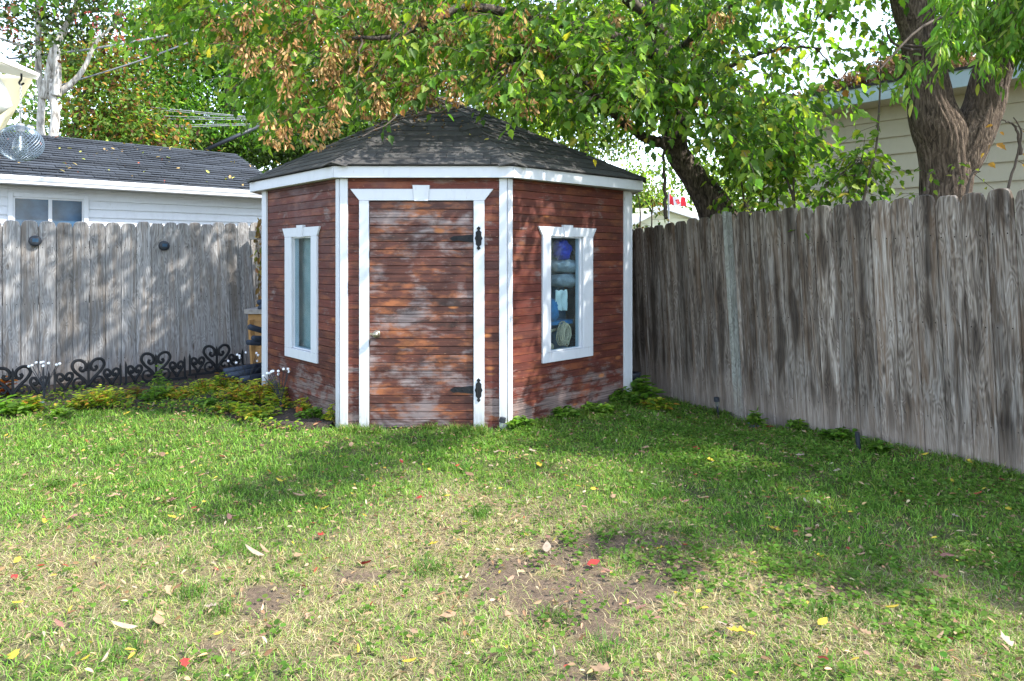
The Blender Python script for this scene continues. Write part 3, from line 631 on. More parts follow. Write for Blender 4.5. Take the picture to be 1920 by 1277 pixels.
# pale panel added behind the left window, coloured like its glass reflection
b = MB(); b.box((oL[0] - .15, .09, .25), (oL[1] + .2, .10, oL[3] + .05), fL.M); tag(b.build('reflection_panel', plain('pale_grey_green_reflection', (.30, .36, .34), .5, var=.2, sc_=3)), 'pale grey green panel standing in for the reflection in the narrow left window', 'board')
# ------------------------------------------------------------------ neighbouring garages
def along(P, D, s, n_=0.0, z=0.0):
    return Vector((P[0] + D[0] * s + -D[1] * n_, P[1] + D[1] * s + D[0] * n_, z))
# left garage, beyond the grey fence
gD = np.array([.743, .669]); gP = np.array([-6.6, 8.8]); gang = math.atan2(gD[1], gD[0])
G = empty('neighbour_garage', (gP[0], gP[1], 0), 'white clapboard garage with blue grey shingle roof behind the left fence', 'garage')
Gm = Matrix.Translation((gP[0], gP[1], 0)) @ Matrix.Rotation(gang, 4, 'Z')   # x along eave, +y away from camera
s0, s1 = -4.2, 3.9; EZ = 2.45; WY = .30; HW = 2.5; RZ = 3.385
b = MB(); b.box((s0 + .2, WY + .02, -.2), (s1 - .25, WY + 4.4, EZ - .05), Gm); b.build('wall', M['vinyl'], G)
wu0, wu1, wz1, wz0 = .11, 1.035, 2.27, 1.2
prof = lambda p: [(0, 0), (-.016, .004), (-.004, p - .003), (0, p)]
P_ = .118; z = .2
def lap_mesh(p, mat, name='clapboard', th=.016):
    pr = [(0, 0), (-th * 1.3, .0), (-th * 1.3, .010), (-th * .15, p), (0, p)]; n = len(pr); V = [(0, y, zz) for y, zz in pr] + [(1, y, zz) for y, zz in pr]
    F = [tuple(range(n))[::-1], tuple(range(n, 2 * n))] + [(i, (i + 1) % n, (i + 1) % n + n, i + n) for i in range(n)]
    me = bpy.data.meshes.new(name); me.from_pydata(V, [], F); me.update(); me.materials.append(mat); return me
lm = lap_mesh(P_, M['vinyl'])
while z < EZ - .1:
    segs = [(s0 + .2, s1 - .25)]
    if wz0 < z + .06 < wz1: segs = [(s0 + .2, wu0), (wu1, s1 - .25)]
    for a, c_ in segs: link('clapboard', lm, None, G, Gm @ Matrix.Translation((a, WY + .018, z)) @ Matrix.Diagonal((c_ - a, 1, 1, 1)))
    z += P_
wd = bpy.data.objects.new('window', None); col.objects.link(wd); wd.matrix_basis = Gm @ Matrix.Translation((.57, WY, 1.7)); adopt(wd, G)
b = MB(); t = .055
for a in ((wu0, wz0, wu0 + t, wz1), (wu1 - t, wz0, wu1, wz1), (wu0 + t, wz1 - t, wu1 - t, wz1)): b.box((a[0], WY - .03, a[1]), (a[2], WY + .02, a[3]), Gm)
b.build('frame', M['vinyl'], wd, bevel=.004)
b = MB(); m_ = (wu0 + wu1) / 2 + .01; t2 = .022
for x0, x1, d in ((wu0 + t, m_, -.012), (m_, wu1 - t, -.004)):
    for a in ((x0, wz0, x0 + t2, wz1 - t), (x1 - t2, wz0, x1, wz1 - t), (x0 + t2, wz1 - t - t2, x1 - t2, wz1 - t)): b.box((a[0], WY + d, a[1]), (a[2], WY + d + .02, a[3]), Gm)
b.build('sash', M['vinyl'], wd)
gm = plain('painted_reflection_glass', (.025, .06, .11), .12, var=.6, sc_=4)  # blue of the reflection is put into the base colour
for x0, x1 in ((wu0 + t + t2, m_ - t2), (m_ + t2, wu1 - t - t2)): b = MB(); b.box((x0, WY + .004, wz0), (x1, WY + .008, wz1 - t - t2), Gm); b.build('pane', gm, wd)
b = MB(); b.box((s0, 0, EZ - .075), (s1, WY + .02, EZ - .06), Gm); b.build('soffit', M['vinyl'], G)
pr = [(-.02, -.005), (-.125, .0), (-.125, .03), (-.135, .045), (-.15, .085), (-.15, .105), (-.14, .105), (-.13, .05), (-.03, .01), (-.02, .105), (0, .105), (0, -.005)]
V = [Gm @ Vector((x, y + .06, EZ - .085 + z)) for x in (s0, s1) for y, z in pr]; n = len(pr)
mk('gutter', V, [tuple(range(n)), tuple(range(2 * n - 1, n - 1, -1))] + [(i, i + n, (i + 1) % n + n, (i + 1) % n) for i in range(n)], M['vinyl'], G)
b = MB(); b.add([Gm @ Vector(v) for v in ((s0, 0, EZ + .01), (s1, 0, EZ + .01), (s1, HW, RZ), (s0, HW, RZ), (s0, 2 * HW, EZ + .01), (s1, 2 * HW, EZ + .01), (s0, 0, EZ - .06), (s1, 0, EZ - .06), (s1, 2 * HW, EZ - .06), (s0, 2 * HW, EZ - .06))],
      [(0, 1, 2, 3), (3, 2, 5, 4), (1, 7, 8, 5, 2), (0, 3, 4, 9, 6), (6, 9, 8, 7)]); b.build('roof', M['shingle_far'], G)
NC = 19; rr = random.Random(12); sl_ = math.hypot(HW, RZ - EZ)
for k in range(NC):                              # shingle courses, tabs with their own thickness
    b = MB(); t0, t1 = k / NC, (k + 1.1) / NC; x = s0 - rr.uniform(0, .3)
    while x < s1:
        tw = .31; xa, xb = max(x, s0), min(x + tw - .006, s1); x += tw
        if xb - xa < .03: continue
        lf = .026 + rr.uniform(0, .01)
        q = [(xa, HW * t0 - (.02 if k == 0 else 0), EZ + .012 + (RZ - EZ) * t0 + lf), (xb, HW * t0 - (.02 if k == 0 else 0), EZ + .012 + (RZ - EZ) * t0 + lf), (xb, HW * t1, EZ + .012 + (RZ - EZ) * t1 + .004), (xa, HW * t1, EZ + .012 + (RZ - EZ) * t1 + .004)]
        b.add([Gm @ Vector(v) for v in q] + [Gm @ (Vector(v) - Vector((0, 0, .014))) for v in q[:2]], [(0, 1, 2, 3), (0, 4, 5, 1)])
    o = b.build('shingle_course', M['shingle_far'], G)
# fallen leaves on that roof
# right garage, cream, behind the brown fence
hD = np.array([.663, -.748]); hP = np.array([3.5, 8.4]); hang = math.atan2(hD[1], hD[0]); H = empty('neighbour_garage', (3.5, 8.4, 0), 'cream clapboard garage with pale blue fascia behind the right fence and forked tree', 'garage')
Hm = Matrix.Translation((3.5, 8.4, 0)) @ Matrix.Rotation(hang, 4, 'Z'); a0 = -.95; a1 = 7.5; HZ = 3.17
b = MB(); b.box((a0 + .25, .38, -.2), (a1 - .3, 5.6, HZ), Hm); b.build('wall', M['cream'], H)
pm = .20; cm = lap_mesh(pm, M['cream'], th=.022); z = .2
while z < HZ - .03: link('clapboard', cm, None, H, Hm @ Matrix.Translation((a0 + .25, .378, z)) @ Matrix.Diagonal((a1 - a0 - .55, 1, min(1, (HZ - z) / pm), 1))); z += pm
ce = lap_mesh(pm, M['cream'], th=.022); z = .2; Hm2 = Hm @ Matrix.Translation((a0 + .25, 5.6, 0)) @ Matrix.Rotation(R(-90), 4, 'Z')
while z < HZ - .1: link('clapboard', ce, None, H, Hm2 @ Matrix.Translation((0, -.002, z)) @ Matrix.Diagonal((5.2, 1, 1, 1))); z += pm
b = MB(); b.box((a0, 0, HZ - .0), (a1, .40, HZ + .012), Hm); b.build('soffit', M['cream'], H)
b = MB(); b.box((a0, -.022, HZ), (a1, 0, HZ + .20), Hm, ); b.build('fascia_board', M['bluefascia'], H, bevel=.003)
b = MB(); b.box((a0 - .02, -.0, HZ), (a0, 5.9, HZ + .20), Hm); b.build('fascia_board', M['bluefascia'], H)
b = MB(); b.add([Hm @ Vector(v) for v in ((a0 - .03, -.04, HZ + .205), (a1, -.04, HZ + .205), (a1, 2.9, HZ + .72), (a0 - .03, 2.9, HZ + .72), (a1, 5.9, HZ + .205), (a0 - .03, 5.9, HZ + .205))], [(0, 1, 2, 3), (3, 2, 4, 5)])
o = b.build('roof', M['shingle'], H); o.modifiers.new('s', 'SOLIDIFY').thickness = .03
# small far garage with a flag
K = empty('far_garage', (5.0, 24, 0), 'small pale yellow garage with white gable edge seen between shed and leaning tree', 'garage'); Y = 22.
kz = at(1265, 384, Y).z; wl = at(1165, 430, Y); wr = at(1345, 432, Y)
gab = [(wl.x, 0), (wr.x + .6, 0), (wr.x + .6, at(0, 428, Y).z - .1), ((wl.x + wr.x) / 2 - .25, kz - .12), (wl.x, at(0, 436, Y).z)]
b = MB(); b.prism(gab, Matrix.Identity(4), Y, Y + 6); b.build('wall', M['fargarage'], K)
z = .1; b = MB()
while z < kz - .2:
    hw = (kz - z) * 3.4; xm = (wl.x + wr.x) / 2 - .25; b.box((max(wl.x, xm - hw), Y - .03, z), (min(wr.x + .6, xm + hw), Y - .002, z + .14)); z += .17
b.build('clapboard', M['fargarage'], K)
xm = (wl.x + wr.x) / 2 - .25
b = MB(); b.add([(xm, Y - .3, kz), (wr.x + 1, Y - .3, at(0, 434, Y).z), (wr.x + 1, Y + 6, at(0, 434, Y).z), (xm, Y + 6, kz), (wl.x - .4, Y - .3, at(0, 436, Y).z), (wl.x - .4, Y + 6, at(0, 436, Y).z)], [(0, 1, 2, 3), (0, 3, 5, 4)])
o = b.build('roof', M['white'], K); o.modifiers.new('s', 'SOLIDIFY').thickness = .16
fl = empty('flag', tuple(at(1254, 392, 21.0)), 'red and white maple leaf flag drooping above the small far garage', 'flag')
P0 = at(1255, 362, 21.0); V = []; nU, nV = 24, 8
for i in range(nU + 1):
    for j in range(nV + 1):
        u = i / nU; v = j / nV; V.append((P0.x + .50 * u, 21 + .10 * math.sin(u * 9 + v * 2), P0.z - .30 * v - .19 * u - .06 * math.sin(u * 5)))
q = lambda i, j: i * (nV + 1) + j
Fr = [(q(i, j), q(i + 1, j), q(i + 1, j + 1), q(i, j + 1)) for i in range(nU) for j in range(nV) if i < 6 or i >= 18]
Fw = [(q(i, j), q(i + 1, j), q(i + 1, j + 1), q(i, j + 1)) for i in range(nU) for j in range(nV) if 6 <= i < 18]
mk('red_bar', V, Fr, M['red'], fl, True); mk('white_field', V, Fw, M['whiteflag'], fl, True)
lf = [(0, 1), (.18, .62), (.42, .74), (.34, .3), (.62, .5), (.70, .34), (.98, .28), (.84, .08), (.92, -.04), (.46, -.38), (.52, -.55), (.06, -.48), (.05, -.95)]
lf = lf + [(-x, y) for x, y in lf[::-1][:-1]]
mk('maple_leaf', [(P0.x + .25 + .095 * x, 20.96 + .10 * math.sin((.5 + .19 * x) * 9 + (.5 - .3 * y) * 2), P0.z - .15 - .095 - .06 * math.sin(2.5) + .11 * y - .036 * x) for x, y in lf], [tuple(range(len(lf)))], M['red'], fl)
b = MB(); b.tube([(P0.x - .02, 21, 0), (P0.x - .02, 21, P0.z + .05)], .025, 8); b.build('pole', M['cable'], fl)

# ------------------------------------------------------------------ small things on and by the fences
def solar(px, py):
    r = (px - 960) / FPX; s = (r * LP[1] - LP[0]) / (LD[0] - r * LD[1]); q = LP + LD * s; n_ = np.array([LD[1], -LD[0]]); z = EYE - (py - HORIZON) / FPX * q[1]
    Mx = Matrix.Translation((q[0] + n_[0] * .026, q[1] + n_[1] * .026, z)) @ Matrix.Rotation(math.atan2(LD[1], LD[0]), 4, 'Z')
    return Mx
for k, (px, py, lab) in enumerate(((65, 452, 'round black solar light on the grey fence, below the garage window'), (306, 461, 'round black solar light on the grey fence, nearer to the shed'))):
    Mx = solar(px, py); e = empty('solar_fence_light', Mx.translation, lab, 'light', 'round solar lights on the left fence')
    b = MB(); b.tube([Mx @ Vector((0, y, 0)) for y in (.0, -.03, -.042, -.045)], [.058, .058, .048, .03], 22); b.build('housing', M['black_matte'], e, True)
    Mt = Mx @ Matrix.Translation((0, -.043, .008)) @ Matrix.Rotation(R(18), 4, 'X'); b = MB(); b.box((-.026, -.008, -.018), (.026, 0, .018), Mt); b.build('solar_panel', plain('solar_cell', (.05, .10, .17), .12), e)
# heart scroll edging
eP = np.array([-4.92, 6.56]); eD = np.array([.76, .65]); eD = eD / np.linalg.norm(eD); eang = math.atan2(eD[1], eD[0])
def heart(w_, h, n=1):
    """one side of a heart scroll: starts at the tip, sweeps out, over and curls in"""
    P = [(0.02 * w_, 0), (.30 * w_, .28 * h), (.78 * w_, .55 * h), (1.0 * w_, .78 * h), (.86 * w_, .97 * h), (.52 * w_, 1.0 * h), (.22 * w_, .88 * h), (.16 * w_, .70 * h), (.34 * w_, .58 * h), (.52 * w_, .66 * h), (.44 * w_, .76 * h)]
    return spline([(x, 0, z) for x, z in P], 40)
def scroll(mb, w_, h, x0, z0, sx, r, Mx, flip=1):
    P = heart(w_, h); mb.tube([Mx @ Vector((x0 + sx * p[0], 0, z0 + flip * p[2])) for p in P], r, 7)
def edging(s, zoff, label):
    base = eP + eD * s; gzv = zoff; Mx = Matrix.Translation((base[0], base[1], gzv)) @ Matrix.Rotation(eang, 4, 'Z') @ Matrix.Rotation(R(-4), 4, 'X')
    e = empty('garden_edging', (base[0], base[1], gzv), label, 'edging', 'scrolled black edging panels by the left fence')
    for sx in (1, -1):
        b = MB(); scroll(b, .142, .27, 0, .045, sx, .0155, Mx); b.build('large_scroll', M['black'], e, True)
        b = MB(); P = spline([(x, 0, z) for x, z in ((.01, .055), (.055, .022), (.11, .03), (.135, .075), (.115, .125), (.07, .13), (.048, .095), (.075, .07), (.09, .09))], 30); b.tube([Mx @ Vector((sx * p[0], 0, p[2])) for p in P], .0125, 6); b.build('lower_curl', M['black'], e, True)
        for s2 in (1, -1):
            b = MB(); scroll(b, .068, .165, sx * .208, .03, s2, .0145, Mx); b.build('small_scroll', M['black'], e, True)
        b = MB(); b.box((sx * .292 - .010, -.008, .0), (sx * .292 + .010, .008, .215), Mx); b.add([Mx @ Vector(v) for v in ((sx * .292 - .010, -.008, .215), (sx * .292 + .010, -.008, .215), (sx * .292 + .010, .008, .215), (sx * .292 - .010, .008, .215), (sx * .292, 0, .26))], [(0, 1, 4), (1, 2, 4), (2, 3, 4), (3, 0, 4)]); b.build('end_post', M['black'], e)
    b = MB(); b.box((-.011, -.009, .0), (.011, .009, .265), Mx); b.box((-.026, -.011, .20), (.026, .011, .212), Mx); b.box((-.024, -.011, .07), (.024, .011, .08), Mx)
    b.add([Mx @ Vector(v) for v in ((-.014, -.009, .265), (.014, -.009, .265), (.014, .009, .265), (-.014, .009, .265), (0, 0, .315))], [(0, 1, 4), (1, 2, 4), (2, 3, 4), (3, 0, 4)]); b.build('centre_spike', M['black'], e)
    b = MB(); b.box((-.312, -.011, .0), (.312, .011, .026), Mx); b.box((-.24, -.005, -.09), (-.22, .005, 0), Mx); b.box((.22, -.005, -.09), (.24, .005, 0), Mx); b.build('base_rail', M['black'], e)
for s, zo, lab in ((-.53, .015, 'black heart scroll edging panel cut off by the picture edge'), (.10, .02, 'black heart scroll edging panel with the white beaded light in front'), (.733, .035, 'black heart scroll edging panel rising behind the bushy yellow green plant'),
               (1.367, .045, 'black heart scroll edging panel in the middle of the row'), (2.005, .07, 'black heart scroll edging panel next to the stacked dark tubes')):
    edging(s, zo, lab)
# bead lights on stems
def beads(base, tips, label, r=.0125):
    e = empty('bead_light', tuple(base), label, 'garden light', 'white bead stem lights')
    b = MB(); b.tube([base + Vector((0, 0, -.06)), base + Vector((0, 0, .07))], [.006, .014], 8); b.build('stake', M['black_matte'], e)
    for tp in tips:
        m_ = (base + tp) / 2 + Vector((0, 0, .02)) + (tp - base) * -.06; m_.x = base.x + (tp.x - base.x) * .35
        b = MB(); b.tube(spline([base + Vector((0, 0, .05)), m_, tp], 10), .0032, 5); b.build('stem', M['black_matte'], e)
        b = MB(); b.ball(tp, r, 12, 8); b.build('bead', M['bulbwhite'], e, True)
    return e
Yb = 6.45; beads(at(83, 742, Yb), [at(x, y, Yb + d) for x, y, d in ((54, 687, .03), (60, 685, -.02), (68, 680, .05), (77, 680, .0), (81, 679, .05), (81, 686, -.04), (91, 681, .0), (106, 684, .04), (112, 682, .0))], 'white bead stem light in front of the black edging near the left picture edge')
Yb = 7.2; beads(at(465, 730, Yb), [at(x, y, Yb + d) for x, y, d in ((428, 677, .05), (443, 680, .0), (445, 665, .04), (449, 667, -.03), (450, 671, .02), (461, 661, .0), (481, 662, .04), (484, 666, -.03), (482, 677, 0), (498, 672, .05))], 'white bead stem light standing before the stacked dark tubes')
Yb = 6.2; e3 = beads(at(527, 765, Yb), [at(x, y, Yb + d) for x, y, d in ((494, 705, .05), (501, 700, .0), (505, 700, .04), (509, 697, -.03), (512, 696, .02), (522, 696, .0), (522, 702, .04), (532, 692, -.03), (540, 692, 0), (541, 697, .05))], 'white bead stem light close to the left wall of the shed')
b = MB(); c0 = at(520, 767, 6.15); b.box((-.045, -.03, -.01), (.045, .03, .012), Matrix.Translation(c0) @ Matrix.Rotation(.4, 4, 'Z') @ Matrix.Rotation(.25, 4, 'X')); b.build('solar_panel', M['black_matte'], e3)
b = MB(); c0 = at(70, 756, 6.2); b.box((-.045, -.03, -.01), (.045, .03, .012), Matrix.Translation(c0) @ Matrix.Rotation(.2, 4, 'Z')); tag(b.build('solar_panel_box', M['plate']), 'small blue grey solar panel lying under the edging by the left picture edge', 'solar panel')
# crate bench and tubes between fence and shed
Bq_ = empty('wooden_bench', tuple(at(490, 700, 7.9)), 'rough pine bench with a grey top in the gap left of the shed', 'bench'); Yc = 7.75
def pb(name, x0, y0, x1, y1, Ya, Yb_, mat, parent):
    A = at(x0, y0, Ya); B_ = at(x1, y1, Ya); b = MB(); b.box((A.x, Ya, B_.z), (B_.x, Yb_, A.z)); return b.build(name, mat, parent, bevel=.004)
pb('top_board', 457, 580, 520, 589, 7.55, 8.1, M['grey_plank'], Bq_); pb('apron', 465, 589.5, 520, 603, 7.62, 7.66, M['pine'], Bq_); pb('shelf_board', 474, 648, 520, 655, 7.6, 8.05, M['pine'], Bq_)
A = at(470, 600, 7.6); B_ = at(478, 720, 7.6); b = MB(); b.tube([A, B_], .036, 4); b.build('leg', M['pine'], Bq_)
pb('leg', 505, 603, 514, 720, 7.62, 7.68, M['pine'], Bq_); pb('back_panel', 474, 603, 520, 700, 8.05, 8.07, M['pine'], Bq_)
def dtube(a, c_, r, label, grp='dark foam tubes beside the shed'):
    d = (c_ - a).normalized(); b = MB(); b.tube([a, c_, c_ - d * .01], [r, r, r * .6], 14); b.tube([a + d * .004, a - d * .001], [r * .6, r * .6], 14)
    b.build('x', M['steelblue'], None, True); o = bpy.context.scene.objects.get('x') ; o.name = 'foam_tube'; tag(o, label, 'tube', grp)
dtube(at(468, 613, 7.5), at(520, 628, 7.9), .032, 'uppermost dark foam tube poking out under the bench top')
dtube(at(475, 634, 7.5), at(525, 636, 8.0), .03, 'middle dark foam tube on the bench shelf')
dtube(at(465, 642, 7.45), at(520, 646, 7.9), .03, 'lowest dark foam tube on the bench shelf')
dtube(at(486, 567, 7.6), at(520, 562, 7.95), .03, 'dark foam tube lying flat on the bench top')
dtube(at(489, 578, 7.55), at(510, 560, 7.9), .036, 'dark foam tube tilted against the shed on the bench top')
for k, (x0, y0, x1, y1, Y0, Y1, lab) in enumerate(((420, 697, 500, 684, 7.3, 7.6, 'topmost long dark tube lying in the pile beside the shed'), (424, 706, 500, 692, 7.2, 7.5, 'second long dark tube of the pile beside the shed'), (450, 712, 505, 703, 7.15, 7.4, 'long dark tube at the front bottom of the pile'), (462, 700, 505, 690, 7.35, 7.6, 'long dark tube at the back of the pile'))):
    dtube(at(x0, y0, Y0), at(x1, y1, Y1), .035, lab)
b = MB(); pA = at(466, 433, 8.1); pB = at(500, 449, 8.1); b.box((pA.x, 8.1, pB.z), (pB.x + .1, 8.2, pA.z)); tag(b.build('wall_bracket', M['grey_plank'], bevel=.004), 'short weathered wood block fixed high on the fence beside the shed', 'bracket')
b = MB(); pA = at(481, 425, 8.55); pB = at(505, 720, 8.55); b.box((pA.x, 8.5, -.1), (pB.x, 8.62, pA.z)); tag(b.build('gate_post', M['fence_right'], bevel=.004), 'dark brown post in the gap between the grey fence and the shed', 'post')
# black stake lights on the right
def stake(px, py_top, py_bot, Y, label, lean=0, lamp=True):
    b0 = at(px + lean, py_bot, Y); t0 = at(px, py_top, Y); e = empty('path_light', tuple(b0), label, 'garden light')
    d = (t0 - b0); L = d.length; d.normalize()
    if lamp:
        b = MB(); b.tube([b0 - d * .05, b0 + d * (L - .085)], .0095, 8); b.build('stake', M['black_matte'], e)
        b = MB(); b.tube([b0 + d * (L - .085), b0 + d * (L - .04)], .018, 12); b.build('lens', M['glass2'], e)
        b = MB(); b.tube([b0 + d * (L - .04), b0 + d * L, b0 + d * (L + .003)], [.026, .025, .015], 14); b.build('cap', M['black_matte'], e)
    else:
        b = MB(); b.tube([b0 - d * .05, t0], [.014, .017], 8); b.build('stake', M['black_matte'], e)
stake(1343, 745, 790, 6.45, 'black solar path light leaning at the foot of the brown fence', 5)
stake(1607, 811, 842, 4.98, 'headless black light stake by the brown fence', 3, False)
stake(943, 783, 812, 5.50, 'short black path light at the shed corner beside the door frame', -5)
b = MB(); pA = at(1403, 776, 6.05); b.box((0, -.006, 0), (.098, 0, .115), Matrix.Translation((pA.x, 6.05, at(0, 800, 6.05).z)) @ Matrix.Rotation(math.atan2(RD[1], RD[0]) + .25, 4, 'Z')); tag(b.build('metal_plate', M['plate']), 'small blue grey plate leaning at the foot of the pale fence boards', 'plate')
b = MB(); pA = at(1186, 712, 6.95); b.tube([pA + Vector((0, 0, z)) for z in (-.12, .06, .075, .07)], [.07, .085, .085, .02], 16); tag(b.build('plastic_pot', M['black_matte'], None, True), 'black pot in the dark gap between shed and brown fence', 'pot')

# canopy corner with hook and globe lamp, near left
cy = 3.0; tip = at(74, 138, cy); Cn = empty('garden_canopy', tuple(tip), 'corner of a cream fabric garden canopy reaching in from the left', 'canopy')
V = [tip, tip + Vector((-1.2, .05, .42)), tip + Vector((-1.5, -1.2, .75)), tip + Vector((-.25, -1.3, .1))]
o = mk('roof_cloth', V, [(0, 1, 2, 3)], M['canvas_white'], Cn); o.modifiers.new('s', 'SOLIDIFY').thickness = .012
V = [tip, at(-60, 90, cy + .02), at(-60, 128, cy + .02), at(0, 136, cy), at(68, 149, cy)]
o = mk('valance', V, [(0, 1, 2, 3, 4)], M['canvas_white'], Cn); o.modifiers.new('s', 'SOLIDIFY').thickness = .006
V = []; F = []
for i in range(15):
    t = i / 14
    for j in range(11):
        s_ = j / 10; pxr = 66 - 66 * t ** 1.0 + (-2 if t < .1 else 0); pxl = -70; px = pxr * (1 - s_) + pxl * s_; py = 140 + 112 * t
        V.append(at(px, py, cy + .04 + .035 * math.sin(s_ * 14 + t) * t + .2 * s_))
for i in range(14):
    for j in range(10): F.append((i * 11 + j, i * 11 + j + 1, i * 11 + j + 12, i * 11 + j + 11))
o = mk('side_curtain', V, F, M['canvas'], Cn, True); o.modifiers.new('s', 'SOLIDIFY').thickness = .004
b = MB(); b.tube([at(-20, 140, cy - .05), at(4, 172, cy - .05), at(8, 195, cy - .06), at(-3, 212, cy - .05)], [.03, .022, .03, .01], 10); b.build('tied_cloth', M['canvas_white'], Cn, True)
b = MB(); b.tube(spline([at(40, 138, cy - .02), at(40, 148, cy - .02), at(36, 155, cy - .02), at(39, 159, cy - .02), at(45, 156, cy - .02)], 16), .004, 6); b.build('hook', M['black'], Cn)
lc = at(38, 269, 2.95); Lp = empty('globe_lantern', tuple(lc), 'round wire mesh lantern with a clear bulb hanging on a chain at far left', 'lantern'); rG = .087
b = MB(); hk = at(39, 159, 2.97)
for k in range(14):
    t0 = k / 14; p = hk.lerp(lc + Vector((0, 0, rG * .9)), t0 + .035); ax = (1, 0) if k % 2 else (0, 1)
    b.tube([p + Vector((ax[0] * .004 * math.cos(a), ax[1] * .004 * math.cos(a), .010 * math.sin(a))) for a in np.linspace(0, 2 * math.pi, 9)], .0012, 4, False)
b.build('chain', M['cable'], Lp)
b = MB(); KN = 36
for sgn in (1, -1):
    for k in range(KN):
        P = []
        for t in np.linspace(.06, .94, 26):
            th = math.pi * t; ph = 2 * math.pi * k / KN + sgn * t * 2.4; P.append(lc + Vector((rG * math.sin(th) * math.cos(ph), rG * math.sin(th) * math.sin(ph), .88 * rG * math.cos(th))))
        b.tube(P, .0009, 3, False)
b.build('wire_mesh', plain('silver_wire', (.16, .21, .27), .4, .5), Lp)
b = MB(); b.tube([lc + Vector((0, 0, z)) for z in (.085, .05, .045)], [.016, .016, .008], 12); b.build('socket', M['cable'], Lp)
b = MB(); b.tube([lc + Vector((0, 0, z)) for z in (.05, .03, .0, -.03, -.05, -.056)], [.011, .016, .027, .030, .018, .002], 16, False); b.build('bulb', M['glass2'], Lp, True)
b = MB(); b.tube([lc + Vector((0, 0, z)) for z in (.03, .0, -.03)], [.004, .0045, .004], 8); b.build('filament', M['bulbwhite'], Lp)
# overhead cables
rr = random.Random(3)
def cable(c, r, label):
    b = MB(); b.tube(spline(c, 24), r, 5); tag(b.build('overhead_cable', M['cable'], None, True), label, 'cable', 'overhead cables behind the left garage')
cable([at(-60, 118, 13), at(150, 95, 13.5), at(380, 55, 14)], .022, 'thick pale overhead cable, topmost across the rowan tree')
cable([at(80, 170, 14), at(250, 118, 14), at(380, 70, 14)], .016, 'overhead cable sloping up from the rowan trunks to the right')
for k, (yl, yr, mid, lab) in enumerate(((170, 221, 196, 'uppermost thin cable of the bundle running to the dark pole end'), (178, 222, 201, 'second thin cable of the bundle from the top'), (203, 223, 215, 'middle thin cable of the bundle'), (206, 225, 221, 'fourth thin cable of the bundle'), (234, 232, 236, 'fifth thin cable, nearly level'), (243, 234, 241, 'lowest thin cable just over the garage roof'))):
    cable([at(-40, yl, 16), at(230, mid, 16), at(487, yr, 16)], .010, lab)
b = MB(); b.tube([at(384, 282, 15.5), at(486, 236, 16)], .045, 8); tag(b.build('service_pole', M['black_matte'], None, True), 'dark slanting pole rising from behind the garage roof to the cables', 'pole')
# ------------------------------------------------------------------ trees
GREEN_BIG = [(.095, .18, .028), (.14, .24, .035), (.06, .125, .025), (.21, .27, .04), (.28, .29, .05)]
def limb(b, ctrl, r0, r1, seg=10, n=24, wob=.02, rng=None):
    P = spline(ctrl, n); rr_ = np.linspace(0, 1, len(P)); rad = r0 + (r1 - r0) * rr_ ** .8
    if rng is not None: P[1:-1] += rng.normal(0, wob, (len(P) - 2, 3)) * .5
    b.tube(P, rad, seg); return P
def bark_trunk(name, ctrl, rad, mat, parent, seg=56, n=90, ridge=.055, lobes=17):
    """trunk with furrowed surface"""
    P = spline(ctrl, n); n = len(P); rr_ = np.interp(np.linspace(0, 1, n), np.linspace(0, 1, len(rad)), rad)
    T = nrm(np.gradient(P, axis=0)); a = np.array([1., 0, 0]); V = []; ang = np.linspace(0, 2 * np.pi, seg, endpoint=False); s = np.concatenate([[0], np.cumsum(np.linalg.norm(np.diff(P, axis=0), axis=1))])
    for i in range(n):
        a = a - T[i] * a.dot(T[i]); a /= np.linalg.norm(a); b_ = np.cross(T[i], a)
        ph = ang + .35 * (vnoise(np.cos(ang) * 3 + 5, s[i] * 3 + np.sin(ang) * 3, 1, 3) - .5)
        k = 1 + ridge * (np.abs(np.sin(ph * lobes / 2 + 2.2 * vnoise(np.cos(ang) * 4, s[i] * 5 + np.sin(ang) * 4, 1, 5))) - .5) + .09 * (vnoise(np.cos(ang) * 1.5 + 9, s[i] * 2.2 + np.sin(ang) * 1.5, 1, 2) - .5)
        V.append(P[i] + (rr_[i] * k)[:, None] * (np.cos(ang)[:, None] * a + np.sin(ang)[:, None] * b_))
    V = np.concatenate(V); F = [(i * seg + j, i * seg + (j + 1) % seg, (i + 1) * seg + (j + 1) % seg, (i + 1) * seg + j) for i in range(n - 1) for j in range(seg)]
    return mk(name, V, F, mat, parent, True)
